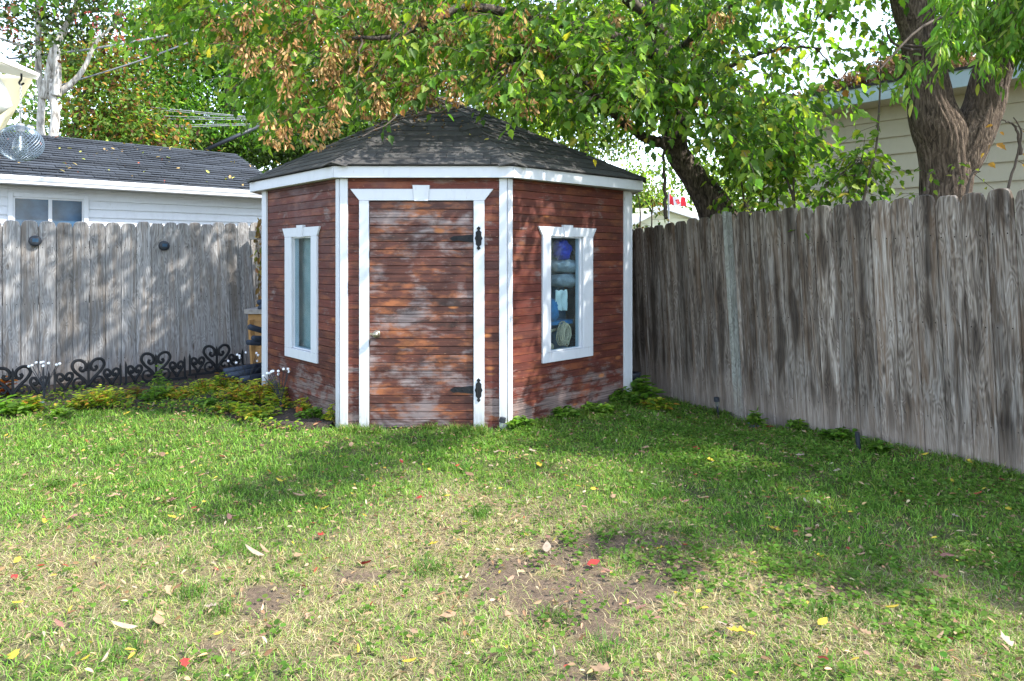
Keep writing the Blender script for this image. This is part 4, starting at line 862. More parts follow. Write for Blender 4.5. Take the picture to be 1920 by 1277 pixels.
def sprays(rng, C, Dr, L, n, S, droop=.35, spread=.8):
    """twigs starting at C along Dr, n leaves each; returns leaf arrays and twig point lists"""
    N = len(C); Dr = nrm(Dr); side = nrm(np.cross(Dr, np.array([0, 0, 1.])) + rng.normal(0, .1, (N, 3)))
    t = np.linspace(.15, 1, n)[None, :, None]; L_ = L[:, None, None]
    P = C[:, None, :] + Dr[:, None, :] * L_ * t + np.array([0, 0, -1.]) * droop * L_ * t ** 2
    sg = np.where(np.arange(n) % 2 == 0, 1, -1)[None, :, None]
    A = Dr[:, None, :] * rng.uniform(.1, .8, (N, n, 1)) + sg * side[:, None, :] * spread + np.array([0, 0, -1.]) * rng.uniform(.2, 1.1, (N, n, 1)) + rng.normal(0, .25, (N, n, 3))
    Nn = np.array([0, 0, 1.]) + rng.normal(0, .45, (N, n, 3)) + .3 * Dr[:, None, :]
    P = P + nrm(A) * .03 + rng.normal(0, .012, P.shape)
    sz = (S * rng.uniform(.42, 1.22, (N, n)))
    tw = [np.array([C[i], C[i] + Dr[i] * L[i] * .5 + (0, 0, -droop * L[i] * .25), C[i] + Dr[i] * L[i] + (0, 0, -droop * L[i])]) for i in range(N)]
    return P.reshape(-1, 3), A.reshape(-1, 3), Nn.reshape(-1, 3), sz.ravel(), tw
def twigs(name, tw, r, mat, parent, seg=3):
    A = np.array([t[0] for t in tw]); B = np.array([t[1] for t in tw]); C_ = np.array([t[2] for t in tw]); N = len(tw)
    d = nrm(C_ - A); x = nrm(np.cross(d, np.array([.1, .2, 1.]))); y = np.cross(d, x); V = np.zeros((N, 3 * seg, 3))
    for i, (P, q) in enumerate(((A, 1.), (B, .7), (C_, .3))):
        for j in range(seg):
            an = 2 * math.pi * j / seg; V[:, i * seg + j] = P + (x * math.cos(an) + y * math.sin(an)) * r * q
    F = [(i * seg + j, i * seg + (j + 1) % seg, (i + 1) * seg + (j + 1) % seg, (i + 1) * seg + j) for i in range(2) for j in range(seg)]
    o = bigmesh(name, V, F, 3 * seg, N, None, mat, parent); o['kind'] = 'stuff'; return o
def roof_z(X, Y):
    z = np.full(len(X), -1.); r = np.hypot(X + .74, Y - 7.25); return np.where(r < 2.1, 2.16 + (3.25 - 2.16) * (1 - r / 1.95) + .12, z)
def seeds(name, rng, C, parent, per=28, S=.044):
    N = len(C); L = rng.uniform(.08, .2, N); t = rng.random((N, per, 1)); ang = rng.uniform(0, 6.28, (N, per, 1)); rad = .045 * (1 - .4 * t)
    P = C[:, None, :] + np.concatenate([rad * np.cos(ang), rad * np.sin(ang), -t * L[:, None, None]], 2) + rng.normal(0, .01, (N, per, 3))
    A = np.concatenate([np.cos(ang) * .6, np.sin(ang) * .6, -np.ones_like(ang)], 2) + rng.normal(0, .3, (N, per, 3)); Nn = rng.normal(0, 1, (N, per, 3))
    M_ = N * per; tn = pal(rng, M_, [(.27, .16, .075), (.20, .11, .045), (.34, .23, .12), (.13, .07, .03)], [4, 3, 2, 1.6])
    o = leaves(name, T_SEED, P.reshape(-1, 3), A.reshape(-1, 3), Nn.reshape(-1, 3), S * rng.uniform(.8, 1.3, M_), tn, M['dryleaf'], parent); o['kind'] = 'stuff'; return o

# the leaning tree behind the right fence whose limbs reach over the shed
TA = empty('leaning_maple_tree', (2.35, 7.3, 0), 'leaning dark tree behind the fence, its boughs with brown seed bunches hanging over the shed', 'tree')
Ya = 7.45
trunkA = [at(1400, 520, Ya), at(1362, 440, Ya), at(1334, 380, Ya), at(1300, 330, Ya), at(1268, 280, Ya), at(1268, 215, Ya), at(1258, 140, Ya + .1), at(1236, 40, Ya + .2), at(1210, -120, Ya + .3), at(1190, -330, Ya + .3)]
bark_trunk('trunk', trunkA, [.27, .22, .175, .13, .125, .13, .13, .12, .10, .07], M['bark_dark'], TA, ridge=.05)
rngA = np.random.default_rng(11)
def bough(name, ctrl, r0, r1, parent, mat='bark_dark', n=30, wob=.012):
    b = MB(); P = limb(b, ctrl, r0, r1, 9, n, wob, rngA); b.build(name, M[mat], parent, True); return P
BP = []
BP.append(bough('bough', [at(1258, 272, Ya - .1), at(1220, 262, Ya - .2), at(1185, 242, Ya - .4), at(1150, 215, Ya - .7), at(1090, 150, Ya - 1.1), at(1000, 70, Ya - 1.3)], .065, .025, TA))
BP.append(bough('bough', [at(1264, 276, Ya - .12), at(1276, 258, Ya - .2), at(1284, 228, Ya - .25), at(1298, 212, Ya - .25), at(1306, 216, Ya - .3)], .05, .022, TA))
BP.append(bough('bough', [at(1250, 110, Ya), at(1120, 60, Ya - .5), at(980, 30, Ya - 1.0), at(870, 14, Ya - 1.3), at(800, 46, Ya - 1.4), at(735, 68, Ya - 1.5), at(660, 72, Ya - 1.6)], .07, .014, TA))
BP.append(bough('bough', [at(1240, 60, Ya), at(1100, -60, Ya - .2), at(850, -90, Ya - .4), at(620, -40, Ya - .3), at(520, 30, Ya - .2), at(470, 120, Ya - .2)], .08, .012, TA))
BP.append(bough('bough', [at(860, -80, Ya - .4), at(720, 20, Ya - .6), at(655, 105, Ya - .7), at(600, 170, Ya - .8), at(548, 218, Ya - .8)], .035, .008, TA))
BP.append(bough('bough', [at(1215, -60, Ya + .2), at(1000, -260, Ya - .3), at(700, -330, Ya - .5), at(400, -200, Ya - .6), at(300, -60, Ya - .8)], .08, .012, TA))
BP.append(bough('bough', [at(1000, 60, Ya - 1.1), at(960, 120, Ya - 1.3), at(900, 180, Ya - 1.5), at(840, 206, Ya - 1.6), at(745, 222, Ya - 1.65), at(700, 232, Ya - 1.7)], .022, .005, TA))
BP.append(bough('bough', [at(1262, 200, Ya), at(1320, 150, Ya - .4), at(1400, 110, Ya - .6), at(1470, 90, Ya - .8), at(1540, 90, Ya - .9)], .045, .008, TA))
BP.append(bough('bough', [at(1250, 120, Ya), at(1330, 40, Ya - .5), at(1430, -20, Ya - .9), at(1560, -60, Ya - 1.2)], .05, .012, TA))
BP.append(bough('bough', [at(1140, 200, Ya - .8), at(1090, 175, Ya - 1.), at(1010, 122, Ya - 1.2), at(950, 120, Ya - 1.4), at(905, 105, Ya - 1.5)], .018, .007, TA, 'bark_pale'))
bough('hanging_stick', [at(1240, 150, Ya - .9), at(1243, 250, Ya - .9), at(1246, 330, Ya - .9), at(1249, 410, Ya - .9)], .010, .018, TA)
for k in range(46):                              # secondary branches
    P = BP[int(rngA.integers(0, len(BP)))]; p = P[int(rngA.integers(4, len(P)))]; d = rngA.normal(0, 1, 3) * (1, .7, .5); d[2] -= .25; L = rngA.uniform(.3, .9)
    q = p + nrm(d) * L
    if roof_z(np.array([q[0]]), np.array([q[1]]))[0] > q[2]: continue
    b = MB(); limb(b, [p, p + nrm(d) * L * .5 + (0, 0, .06), q], .010, .003, 5, 8, .02, rngA); b.build('branch', M['twig'], TA)
# crown: height of its lower edge across the picture, as a world curve
cxs = (np.array([230, 300, 380, 450, 480, 540, 600, 650, 700, 760, 830, 900, 960, 1020, 1080, 1130, 1180, 1240, 1300, 1400, 1500, 1620, 1700]) - 960) / FPX * 6.6
czs = EYE + (480 - np.array([-20, 50, 20, 100, 245, 262, 245, 222, 195, 178, 172, 165, 175, 195, 205, 205, 200, 180, 250, 290, 270, 90, 20])) / FPX * 6.6
rng = np.random.default_rng(21)
def canopy_pts(N, x0, x1, y0, y1, ztop, zadd=0):
    X = rng.uniform(x0, x1, N); Y = rng.uniform(y0, y1, N); zb = np.interp(X / Y * 6.6, cxs, czs); zb = EYE + (zb - EYE) * Y / 6.6 + zadd
    Z = zb + (ztop - zb) * rng.random(N) ** 1.35
    nz = fbm(X * 1.0 + Z * .7, Z * 1.0 - Y, 1.6, 3, 4); low = (Z - zb) < .35
    keep = (nz > np.where(low, .49, .40)) & (Z > roof_z(X, Y) + .12)
    px = 960 + X / Y * FPX; py = HORIZON - (Z - EYE) / Y * FPX
    keep &= ~((px > 1385) & (px < 1680) & (py > -40) & (py < 175) & (rng.random(N) < .66)) & ~((px > 1185) & (px < 1300) & (py > 285) & (rng.random(N) < .93)) & (px < 1900) & ~((px > 1215) & (px < 1345) & (py > 180) & (rng.random(N) < .80))
    return np.c_[X, Y, Z][keep]
CA = np.vstack([canopy_pts(3000, -3.9, 3.2, 5.6, 7.9, 4.7), canopy_pts(1150, 0.0, 3.0, 5.2, 7.6, 3.9), canopy_pts(380, -4.0, 3.5, 5.6, 8.2, 5.9, 1.3)])
Dr = np.c_[CA[:, 0] - 1.8, CA[:, 1] - 7.4, rng.normal(-.5, .5, len(CA))]; Dr = nrm(Dr) + rng.normal(0, .6, Dr.shape)
P, A, Nn, S, tw = sprays(rng, CA, Dr, rng.uniform(.22, .46, len(CA)), 10, .102)
kp = P[:, 2] > roof_z(P[:, 0], P[:, 1]) - .04; P, A, Nn, S = P[kp], A[kp], Nn[kp], S[kp]
leftness = sstep(-.2, -2.2, P[:, 0]); tn = pal(rng, len(P), GREEN_BIG, [4, 4, 3.5, 1.0, .3], .2)
yl = rng.random(len(P)) < .022; tn[yl] = pal(rng, yl.sum(), [(.34, .27, .04), (.30, .13, .04)], [3, 1])
o = leaves('crown', T_BIG, P, A, Nn, S, tn, M['leaf'], TA); o['kind'] = 'stuff'
twigs('twigs', tw, .0035, M['twig'], TA)
# brown seed bunches, thickest towards the left ends of the boughs
cand = canopy_pts(1800, -3.4, 2.6, 5.0, 6.9, 3.7); px = 960 + cand[:, 0] / cand[:, 1] * FPX
wgt = np.interp(px, [230, 400, 480, 700, 800, 960, 1100, 1400, 1600], [.12, .3, .85, .8, .55, .30, .10, .03, .01]); cand = cand[rng.random(len(cand)) < wgt * .62]
seeds('seed_bunches', rng, cand, TA)
Lf = canopy_pts(300, 2.0, 3.4, 5.4, 7.4, 3.4)

# forked tree in front of the cream garage
TB = empty('forked_tree', (3.55, 5.6, 0), 'big forked tree with furrowed bark behind the brown fence, before the cream garage', 'tree')
Yb = 5.75
tb = [at(1772, 640, Yb), at(1771, 470, Yb), at(1771, 375, Yb), at(1775, 320, Yb), at(1768, 265, Yb), at(1750, 215, Yb), at(1742, 170, Yb), at(1729, 110, Yb), at(1721, 50, Yb), at(1710, 0, Yb), at(1690, -160, Yb), at(1670, -360, Yb)]
bark_trunk('trunk', tb, [.24, .205, .185, .195, .20, .165, .15, .13, .15, .17, .12], M['bark'], TB, 120, 200, .055, 23)
tb2 = [at(1780, 350, Yb), at(1800, 300, Yb - .02), at(1824, 250, Yb - .04), at(1845, 200, Yb - .06), at(1855, 155, Yb - .1), at(1868, 110, Yb - .15), at(1890, 40, Yb - .2), at(1915, -80, Yb - .3), at(1960, -280, Yb - .4)]
bark_trunk('fork_limb', tb2, [.12, .165, .165, .15, .14, .135, .13, .13, .10], M['bark'], TB, 100, 160, .055, 19)
b = MB(); limb(b, [at(1722, 95, Yb - .18), at(1700, 92, Yb - .3), at(1672, 78, Yb - .4), at(1660, 50, Yb - .5)], .016, .006, 6, 12); limb(b, [at(1690, 84, Yb - .25), at(1740, 86, Yb - .25), at(1790, 60, Yb - .3), at(1830, 20, Yb - .4)], .012, .006, 6, 12); b.build('branch', M['twig'], TB)
b = MB(); limb(b, [at(1880, 40, 5.6), at(1820, 20, 5.0), at(1730, 50, 4.6), at(1650, 130, 4.5)], .02, .005, 6, 14); limb(b, [at(1900, 0, 5.6), at(1880, 60, 4.9), at(1900, 130, 4.7)], .018, .005, 6, 14); b.build('branch', M['twig'], TB)
# fresh hanging foliage at the upper right
hx = np.array([1560, 1620, 1660, 1700, 1760, 1820, 1880, 1960, 2060]); hy = np.array([-60, 60, 150, 178, 150, 120, 110, 120, 120])
N = 620; X = rng.uniform(1600, 2100, N); pyv = np.interp(X, hx, hy) - 48; py = pyv - rng.random(N) ** 1.2 * (pyv + 70); Yv = rng.uniform(4.2, 5.1, N)
C_ = np.c_[(X - 960) / FPX * Yv, Yv, EYE - (py - HORIZON) / FPX * Yv]; C_ = C_[(fbm(C_[:, 0], C_[:, 2], 2.5, 2, 7) > .38) & ~((X < 1775) & (py < 100)) & ~((X < 1700) & (rng.random(N) < .5))]
P, A, Nn, S, tw = sprays(rng, C_, np.c_[-.6 + rng.normal(0, .5, len(C_)), -.4 + rng.normal(0, .4, len(C_)), -.6 + rng.normal(0, .3, len(C_))], rng.uniform(.16, .30, len(C_)), 18, .082, .3, .35)
tn = pal(rng, len(P), [(.11, .22, .03), (.16, .28, .045), (.08, .15, .025), (.28, .32, .08)], [4, 3, 2, 1])
o = leaves('crown', T_OVAL, P, A, Nn, S, tn, M['leaf'], TB, S * .62); o['kind'] = 'stuff'; twigs('twigs', tw, .003, M['twig'], TB)
# its unseen high crown, leaves placed to throw the broken shade wanted on the lawn
def shade_wanted(gx_, gy_):
    v = np.zeros(len(gx_))
    for px_, py_, a_, b_, k_ in ((430, 940, 78, 40, 1), (620, 872, 120, 28, 1), (745, 838, 90, 20, .9), (980, 880, 80, 30, .6), (1060, 835, 100, 22, .6), (1330, 950, 190, 55, 1.2), (1560, 1010, 210, 75, 1.2), (1720, 930, 260, 80, 1.2), (1870, 1090, 130, 80, 1.1),
                                 (1180, 1010, 90, 45, .9), (1060, 960, 60, 25, .6), (1450, 905, 200, 20, .9), (1250, 900, 150, 16, .9), (760, 825, 130, 22, .8), (1080, 800, 100, 16, .7), (1230, 795, 130, 18, .8), (2050, 1150, 150, 180, 1.), (2150, 900, 300, 100, 1.)):
        cy_ = FPX * EYE / (py_ - HORIZON); cx_ = (px_ - 960) / FPX * cy_; sy_ = b_ / (py_ - HORIZON) * cy_; sx_ = a_ / FPX * cy_; v = np.maximum(v, k_ * np.exp(-((gx_ - cx_) / sx_) ** 2 - ((gy_ - cy_) / sy_) ** 2))
    for px_, py_, a_, b_ in ((1330, 855, 190, 22), (1190, 920, 50, 50), (1190, 835, 60, 20)):
        cy_ = FPX * EYE / (py_ - HORIZON); cx_ = (px_ - 960) / FPX * cy_; sy_ = b_ / (py_ - HORIZON) * cy_; sx_ = a_ / FPX * cy_; v = v * (1 - .95 * np.exp(-((gx_ - cx_) / sx_) ** 4 - ((gy_ - cy_) / sy_) ** 4))
    return v
te = math.tan(R(SUN_EL)); hs = np.array([math.sin(R(SUN_AZ)), math.cos(R(SUN_AZ))])
N = 16000; Z = rng.uniform(3.5, 6.4, N); Xg = rng.uniform(-4.5, 5.0, N); Yg = rng.uniform(2.0, 8.5, N); X = Xg + hs[0] * Z / te; Y = Yg + hs[1] * Z / te
k = (shade_wanted(Xg, Yg) > .34 + .42 * fbm(Xg, Yg, 4.6, 3, 66) ** 1.6 * 2.0 * (.7 + .6 * rng.random(N))) & (Z > EYE + .41 * np.maximum(Y, .5)) & (X > -1) & (np.hypot(X - 3.6, (Y - 4.0)) < 4.6) & (Y > .3); C_ = np.c_[X, Y, Z][k]
C_ = C_[rng.random(len(C_)) < min(1, 1500 / len(C_))]; print('HIGH', len(C_))
P, A, Nn, S, tw = sprays(rng, C_, rng.normal(0, 1, C_.shape) * (1, 1, .3), rng.uniform(.15, .32, len(C_)), 9, .105)
o = leaves('shade_crown', T_OVAL, P, A, Nn, S * 1.15, pal(rng, len(P), GREEN_BIG, [4, 4, 3, 1, .3]), M['leaf'], TB); o['kind'] = 'stuff'
b = MB()
for k in range(0, len(C_), 26): p = C_[k]; limb(b, [np.array(at(1715, -60, Yb)) + (0, 0, .3), (p + np.array(at(1715, -60, Yb))) / 2 + (0, 0, .35), p], .03, .006, 5, 10, .02, rng)
b.build('shade_crown_branches', M['bark'], TB)['kind'] = 'stuff'

# young stems behind the right fence
def sapling(stems, label, nleaf, seed, Y, size=.085, cols=GREEN_BIG, wts=(4, 4, 2, 2, .8), name='sapling'):
    r = np.random.default_rng(seed); e = empty(name, tuple(at(stems[0][0][0], 500, Y)), label, 'sapling'); C0 = []
    for st in stems:
        ctrl = [at(x, y, Y + d) for x, y, d in st]; b = MB(); P = limb(b, ctrl, .014, .004, 6, 20, .006, r); b.build('stem', M['twig'], e)
        for q in range(nleaf):
            p = P[int(r.integers(len(P) // 5, len(P)))]; C0.append(p)
            if r.random() < .35: b2 = MB()
    C0 = np.array(C0); Dd = r.normal(0, 1, C0.shape) * (1, .6, .45); L = r.uniform(.18, .45, len(C0))
    P, A, Nn, S, tw = sprays(r, C0, Dd, L, 6, size); z = P[:, 2] > 1.0; P, A, Nn, S = P[z], A[z], Nn[z], S[z]
    o = leaves('foliage', T_BIG, P, A, Nn, S, pal(r, len(P), cols, wts), M['leaf'], e); o['kind'] = 'stuff'; twigs('twigs', tw, .003, M['twig'], e)
sapling([[(1490, 560, 0), (1489, 330, 0), (1490, 240, 0), (1486, 160, 0)], [(1488, 375, 0), (1466, 300, .05), (1470, 220, .1)]], 'leafy young tree with one straight dark stem against the cream wall', 36, 5, 6.25, .095)
sapling([[(1515, 560, 0), (1540, 370, 0), (1580, 325, 0), (1612, 300, 0)], [(1560, 560, 0), (1592, 360, .1), (1612, 308, .1), (1624, 270, .1)]], 'leafy young tree with stems leaning right, low before the cream wall', 36, 6, 5.9, .09)
sapling([[(1590, 560, 0), (1622, 360, 0), (1645, 260, 0), (1652, 120, 0), (1656, 60, 0)]], 'thin tall whip of a tree left of the forked trunk', 13, 7, 5.75, .09)
sapling([[(1400, 560, 0), (1395, 380, 0), (1380, 280, 0), (1390, 190, 0)], [(1440, 560, 0), (1430, 360, .1), (1425, 260, .1), (1440, 180, .1)], [(1470, 500, .2), (1455, 350, .2), (1462, 250, .2)]], 'dense leafy young growth just right of the leaning trunk', 40, 8, 6.9, .10)
sapling([[(1740, 400, -.2), (1740, 335, -.25), (1752, 320, -.3)], [(1800, 420, -.25), (1822, 330, -.3), (1838, 322, -.3)]], 'small sprigs of pale green leaves at the foot of the forked trunk', 4, 9, 5.3, .06, [(.2, .25, .05), (.08, .15, .03)], (2, 2))
sapling([[(1890, 560, 0), (1888, 380, 0), (1905, 300, 0), (1915, 250, 0), (1900, 220, 0)], [(1915, 290, 0), (1905, 240, .0), (1878, 225, 0)]], 'nearly bare twig with a few orange leaves at the right picture edge', 2, 10, 5.1, .07, [(.40, .20, .05), (.30, .16, .06)], (2, 1))
sapling([[(1196, 560, 0), (1200, 400, 0), (1188, 340, 0)], [(1225, 560, 0), (1222, 400, 0), (1240, 350, .1)]], 'thin dry shrub behind the fence in the gap right of the shed', 9, 13, 8.3, .07, [(.05, .09, .02), (.14, .08, .04), (.12, .13, .03)], (3, 2, 1), 'shrub')

# trees in the distance
def bg_tree(name, label, base, blobs, trunk, cols, wts, N, size, seed, mat='bark_dark', jitter=.28, group=None, tmpl=None, thresh=.36, per=12, cat='tree'):
    r = np.random.default_rng(seed); e = empty(name, (base[0], base[1], 0), label, cat, group)
    for ctrl, r0, r1 in trunk:
        b = MB(); limb(b, ctrl, r0, r1, 12, 40, .004, r); b.build('trunk' if r0 > .06 else 'branch', M[mat], e, True)
    Bc = np.array([bb_[0] for bb_ in blobs]); Br = np.array([bb_[1] for bb_ in blobs]); vol = Br.prod(1) ** .8; i = r.choice(len(blobs), N // per, p=vol / vol.sum())
    u = nrm(r.normal(0, 1, (len(i), 3))) * (r.random((len(i), 1)) ** .38); C0 = Bc[i] + u * Br[i]
    C0 = C0[fbm(C0[:, 0] + C0[:, 1] * .6, C0[:, 2] + C0[:, 1] * .3, 2.2 / max(.5, Br.mean()), 3, seed) > thresh]
    P = np.repeat(C0, per, 0) + r.normal(0, jitter, (len(C0) * per, 3)) * (1, 1, .6)
    D_ = r.normal(0, 1, P.shape) + (0, 0, -.5); Nn = r.normal(0, .6, P.shape) + (0, 0, 1)
    tn = pal(r, len(P), cols, wts, .2); cl = np.repeat(1 + .32 * r.standard_normal((len(C0), 1)), per, 0); tn = np.clip(tn * np.clip(cl, .35, 2), .004, .8)
    o = leaves('crown', tmpl or T_TINY, P, D_, Nn, size * r.uniform(.7, 1.3, len(P)), tn, M['leaf'], e); o['kind'] = 'stuff'; return e
G1 = [(.060, .145, .025), (.10, .21, .03), (.038, .09, .02), (.17, .25, .04)]
def blob(px, py, Y, rp, rz=None): r = rp / FPX * Y; return (np.array(at(px, py, Y)), np.array([r, r * .9, (rz or rp) / FPX * Y]))
Y = 19
bg_tree('maple_tree', 'broad bright green maple behind the left garage, tallest in the upper left', at(430, 500, Y), [blob(330, 90, Y, 110), blob(430, 40, Y + 1, 130), blob(400, 200, Y, 110, 80), blob(520, 130, Y + 1, 120), blob(330, 230, Y - 1, 70, 50), blob(560, 240, Y, 100, 70), blob(620, 60, Y + 1, 120), blob(280, 160, Y + 1, 80), blob(470, 265, Y - 1, 90, 35)],
        [([at(430, 520, Y), at(425, 300, Y), at(440, 100, Y), at(450, -80, Y)], .3, .12)], G1, [4, 4, 2, 1.2], 52000, .12, 31, thresh=.38, per=14)
Y = 15.5
bg_tree('autumn_shrub_tree', 'orange and olive tinted tree low behind the garage roof beside the pale trunks', at(200, 500, Y), [blob(200, 150, Y, 90, 90), blob(160, 240, Y, 60, 40), blob(260, 230, Y, 70, 50), blob(140, 110, Y + 1, 60, 60), blob(300, 260, Y, 50, 30), blob(330, 60, Y + 1, 60, 60)],
        [([at(120, 520, Y), at(140, 260, Y), at(180, 120, Y), at(230, 20, Y)], .09, .03)], [(.10, .18, .04), (.26, .14, .045), (.13, .06, .045), (.17, .22, .045), (.36, .20, .06)], [7, 1.4, 1.6, 1.6, .5], 17000, .115, 32, thresh=.44)
# rowan with pale trunks and red berries
Y = 13.2; RW = [blob(20, 30, Y, 60, 45), blob(90, 60, Y, 60, 60), blob(150, 10, Y, 70, 40), blob(30, 90, Y, 45, 30), blob(200, 40, Y, 50, 35), blob(120, -60, Y, 110, 50)]
RT_ = bg_tree('rowan_tree', 'rowan with pale grey trunks and red berries beyond the left garage', at(85, 500, Y), RW,
        [([at(84, 560, Y), at(82, 300, Y), at(76, 240, Y), at(78, 185, Y), at(72, 130, Y), at(72, 60, Y), at(68, -60, Y)], .085, .045),
         ([at(96, 560, Y - .2), at(98, 300, Y - .2), at(104, 220, Y - .2), at(100, 190, Y - .2), at(98, 150, Y - .1)], .095, .06),
         ([at(84, 185, Y), at(94, 130, Y - .1), at(104, 85, Y - .1), at(130, 40, Y), at(146, 0, Y), at(150, -80, Y)], .085, .05),
         ([at(106, 180, Y - .2), at(108, 130, Y - .2), at(106, 85, Y - .2)], .08, .05),
         ([at(108, 175, Y), at(130, 160, Y), at(156, 130, Y), at(180, 80, Y), at(210, 50, Y)], .075, .02), ([at(60, 90, Y), at(30, 82, Y), at(-10, 68, Y)], .04, .02)],
        [(.055, .09, .035), (.09, .13, .05), (.18, .08, .05), (.04, .065, .03)], [4, 3, 1, 2], 4200, .11, 33, mat='bark_pale', thresh=.42)
rb = np.random.default_rng(3); C0 = []
for k in range(24):
    bb_ = RW[int(rb.integers(0, len(RW)))]; C0.append(bb_[0] + nrm(rb.normal(0, 1, 3)) * bb_[1] * .9 + (0, -.3, 0))
for px_, py_ in ((185, 37), (179, 46), (181, 62), (222, 66), (232, 73), (258, 72), (215, 72), (293, 97), (240, 92), (6, 55), (28, 58), (110, 8)): C0.append(np.array(at(px_, py_, Y - .5)))
b = MB()
for c in C0:
    for q in range(9): b.ball(np.array(c) + rb.normal(0, .035, 3), .015, 5, 3)
o = b.build('berries', plain('red_berries', (.27, .03, .02), .4, var=.2), RT_); o['kind'] = 'stuff'
# farther greenery behind the canopy and above the fences
Y = 24; LG = [(.15, .23, .05), (.22, .29, .06), (.09, .15, .03), (.32, .33, .08)]
bg_tree('maple_tree', 'pale yellow green tree far behind the peak of the shed roof', at(800, 500, Y), [blob(720, 120, Y, 120), blob(850, 60, Y, 130), blob(660, 220, Y, 100, 60), blob(960, 140, Y, 120), blob(800, -60, Y, 150)], [([at(800, 520, Y), at(810, 100, Y), at(820, -100, Y)], .35, .12)], LG, [3, 4, 2, 1.5], 44000, .18, 41, jitter=.4, thresh=.4)
Y = 27
bg_tree('maple_tree', 'pale green tree far behind the right side of the shed roof', at(1100, 500, Y), [blob(1090, 120, Y, 110), blob(1060, 240, Y, 90, 60), blob(1150, 250, Y, 60, 60), blob(1160, 20, Y, 110), blob(1230, 140, Y, 90, 110), blob(1310, 60, Y, 80, 70)], [([at(1090, 520, Y), at(1100, 100, Y)], .3, .1)], LG, [3, 4, 2, 1.5], 30000, .18, 42, jitter=.4, thresh=.4)
Y = 26
bg_tree('distant_tree', 'hazy green tree standing behind the far garage, partly behind the leaning trunk', at(1350, 500, Y), [blob(1340, 350, Y, 45, 35), blob(1400, 300, Y, 60, 60), blob(1470, 250, Y, 70, 70), blob(1560, 220, Y, 60, 60), blob(1400, 380, Y, 60, 40)], [([at(1400, 520, Y), at(1410, 250, Y)], .25, .1)], LG, [3, 3, 2, 1], 11000, .16, 43, jitter=.35, thresh=.4)
bg_tree('distant_tree', 'low pale green tree behind the small far garage right of the shed', at(1210, 500, Y), [blob(1195, 395, Y, 40, 25), blob(1225, 375, Y, 30, 18), blob(1180, 350, Y, 30, 40)], [([at(1200, 520, Y), at(1200, 380, Y)], .2, .08)], LG, [3, 3, 2, 1], 3500, .15, 44, jitter=.3, thresh=.3)
Y = 15
bg_tree('birch_tree', 'bright sunlit tree above the cream garage roof, behind the forked trunk', at(1780, 500, Y), [blob(1700, 90, Y, 50, 70), blob(1780, 40, Y, 90, 70), blob(1880, 60, Y, 90, 80), blob(1820, -60, Y, 130, 80)], [([at(1790, 520, Y), at(1790, 60, Y)], .2, .1)], G1, [3, 4, 1, 2], 13000, .12, 45, thresh=.36)
Y = 30
bg_tree('tree_row', 'row of dense trees far off closing the view beyond all fences', at(300, 500, Y), [blob(x, 300 + 60 * math.sin(x), Y + 3 * math.sin(x * .7), 150, 130) for x in range(-700, 2800, 170) if not 1130 < x < 1330], [], [(.07, .12, .03), (.10, .16, .04)], [1, 1], 26000, .30, 46, jitter=.5, thresh=.2)['kind'] = 'stuff'
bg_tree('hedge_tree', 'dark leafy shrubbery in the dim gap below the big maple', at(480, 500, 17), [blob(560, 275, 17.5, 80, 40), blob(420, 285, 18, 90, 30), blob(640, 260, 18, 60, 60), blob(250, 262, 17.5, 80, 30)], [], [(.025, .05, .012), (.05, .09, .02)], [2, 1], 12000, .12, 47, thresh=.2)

# dry leaves and keys caught on the upper shed roof
r = np.random.default_rng(18); N = 260; P = []
while len(P) < N:
    s_ = r.random(); t_ = .25 + .7 * r.random() ** .7; f_ = int(r.choice([7, 0, 1])); P.append(tuple(roofP(Eo[f_], Eo[(f_ + 1) % 8], s_, t_, .03)))
P = np.array(P); o = leaves('leaves_on_shed_roof', T_OVAL, P, r.normal(0, 1, P.shape) * (1, 1, .4), r.normal(0, .4, P.shape) + (0, -.4, 1), r.uniform(.02, .055, N), pal(r, N, [(.24, .15, .09), (.33, .22, .13), (.14, .08, .05), (.3, .26, .07)], [3, 2, 2, .5]), M['dryleaf']); tag(o, kind='stuff')
# dry leaves heaped on the cream garage roof and strewn on the other one
r = np.random.default_rng(8); N = 4200; t = r.random(N); X = .55 + r.normal(0, .55, N) + .5; Yl = np.abs(r.normal(.35, .35, N)); hgt = .30 * np.exp(-((X - 1.05) / .8) ** 2 - ((Yl - .4) / .45) ** 2)
Z = HZ + .22 + Yl * .177 + hgt * r.random(N); P = np.array([tuple(Hm @ Vector((x, y, z))) for x, y, z in zip(X, Yl, Z)])
o = leaves('dry_leaves_heap', T_OVAL, P, r.normal(0, 1, P.shape), r.normal(0, .7, P.shape) + (0, 0, 1), r.uniform(.04, .07, N), pal(r, N, [(.20, .12, .09), (.28, .18, .14), (.12, .07, .05)], [3, 2, 1]), M['dryleaf']); tag(o, 'heap of brown dry leaves on the edge of the cream garage roof', 'leaf heap', kind='stuff')
N = 160; X = r.uniform(-3.5, 3.8, N); Yl = r.uniform(0, HW, N); P = np.array([tuple(Gm @ Vector((x, y, EZ + .045 + (RZ - EZ) * y / HW))) for x, y in zip(X, Yl)])
o = leaves('fallen_leaves_on_roof', T_OVAL, P, r.normal(0, 1, P.shape), r.normal(0, .25, P.shape) + (0, -.3, 1), r.uniform(.05, .09, N), pal(r, N, [(.28, .2, .10), (.3, .32, .08), (.3, .08, .05)], [3, 2, 1]), M['dryleaf']); tag(o, 'scattered dry leaves lying on the blue grey garage roof', 'leaves', kind='stuff')
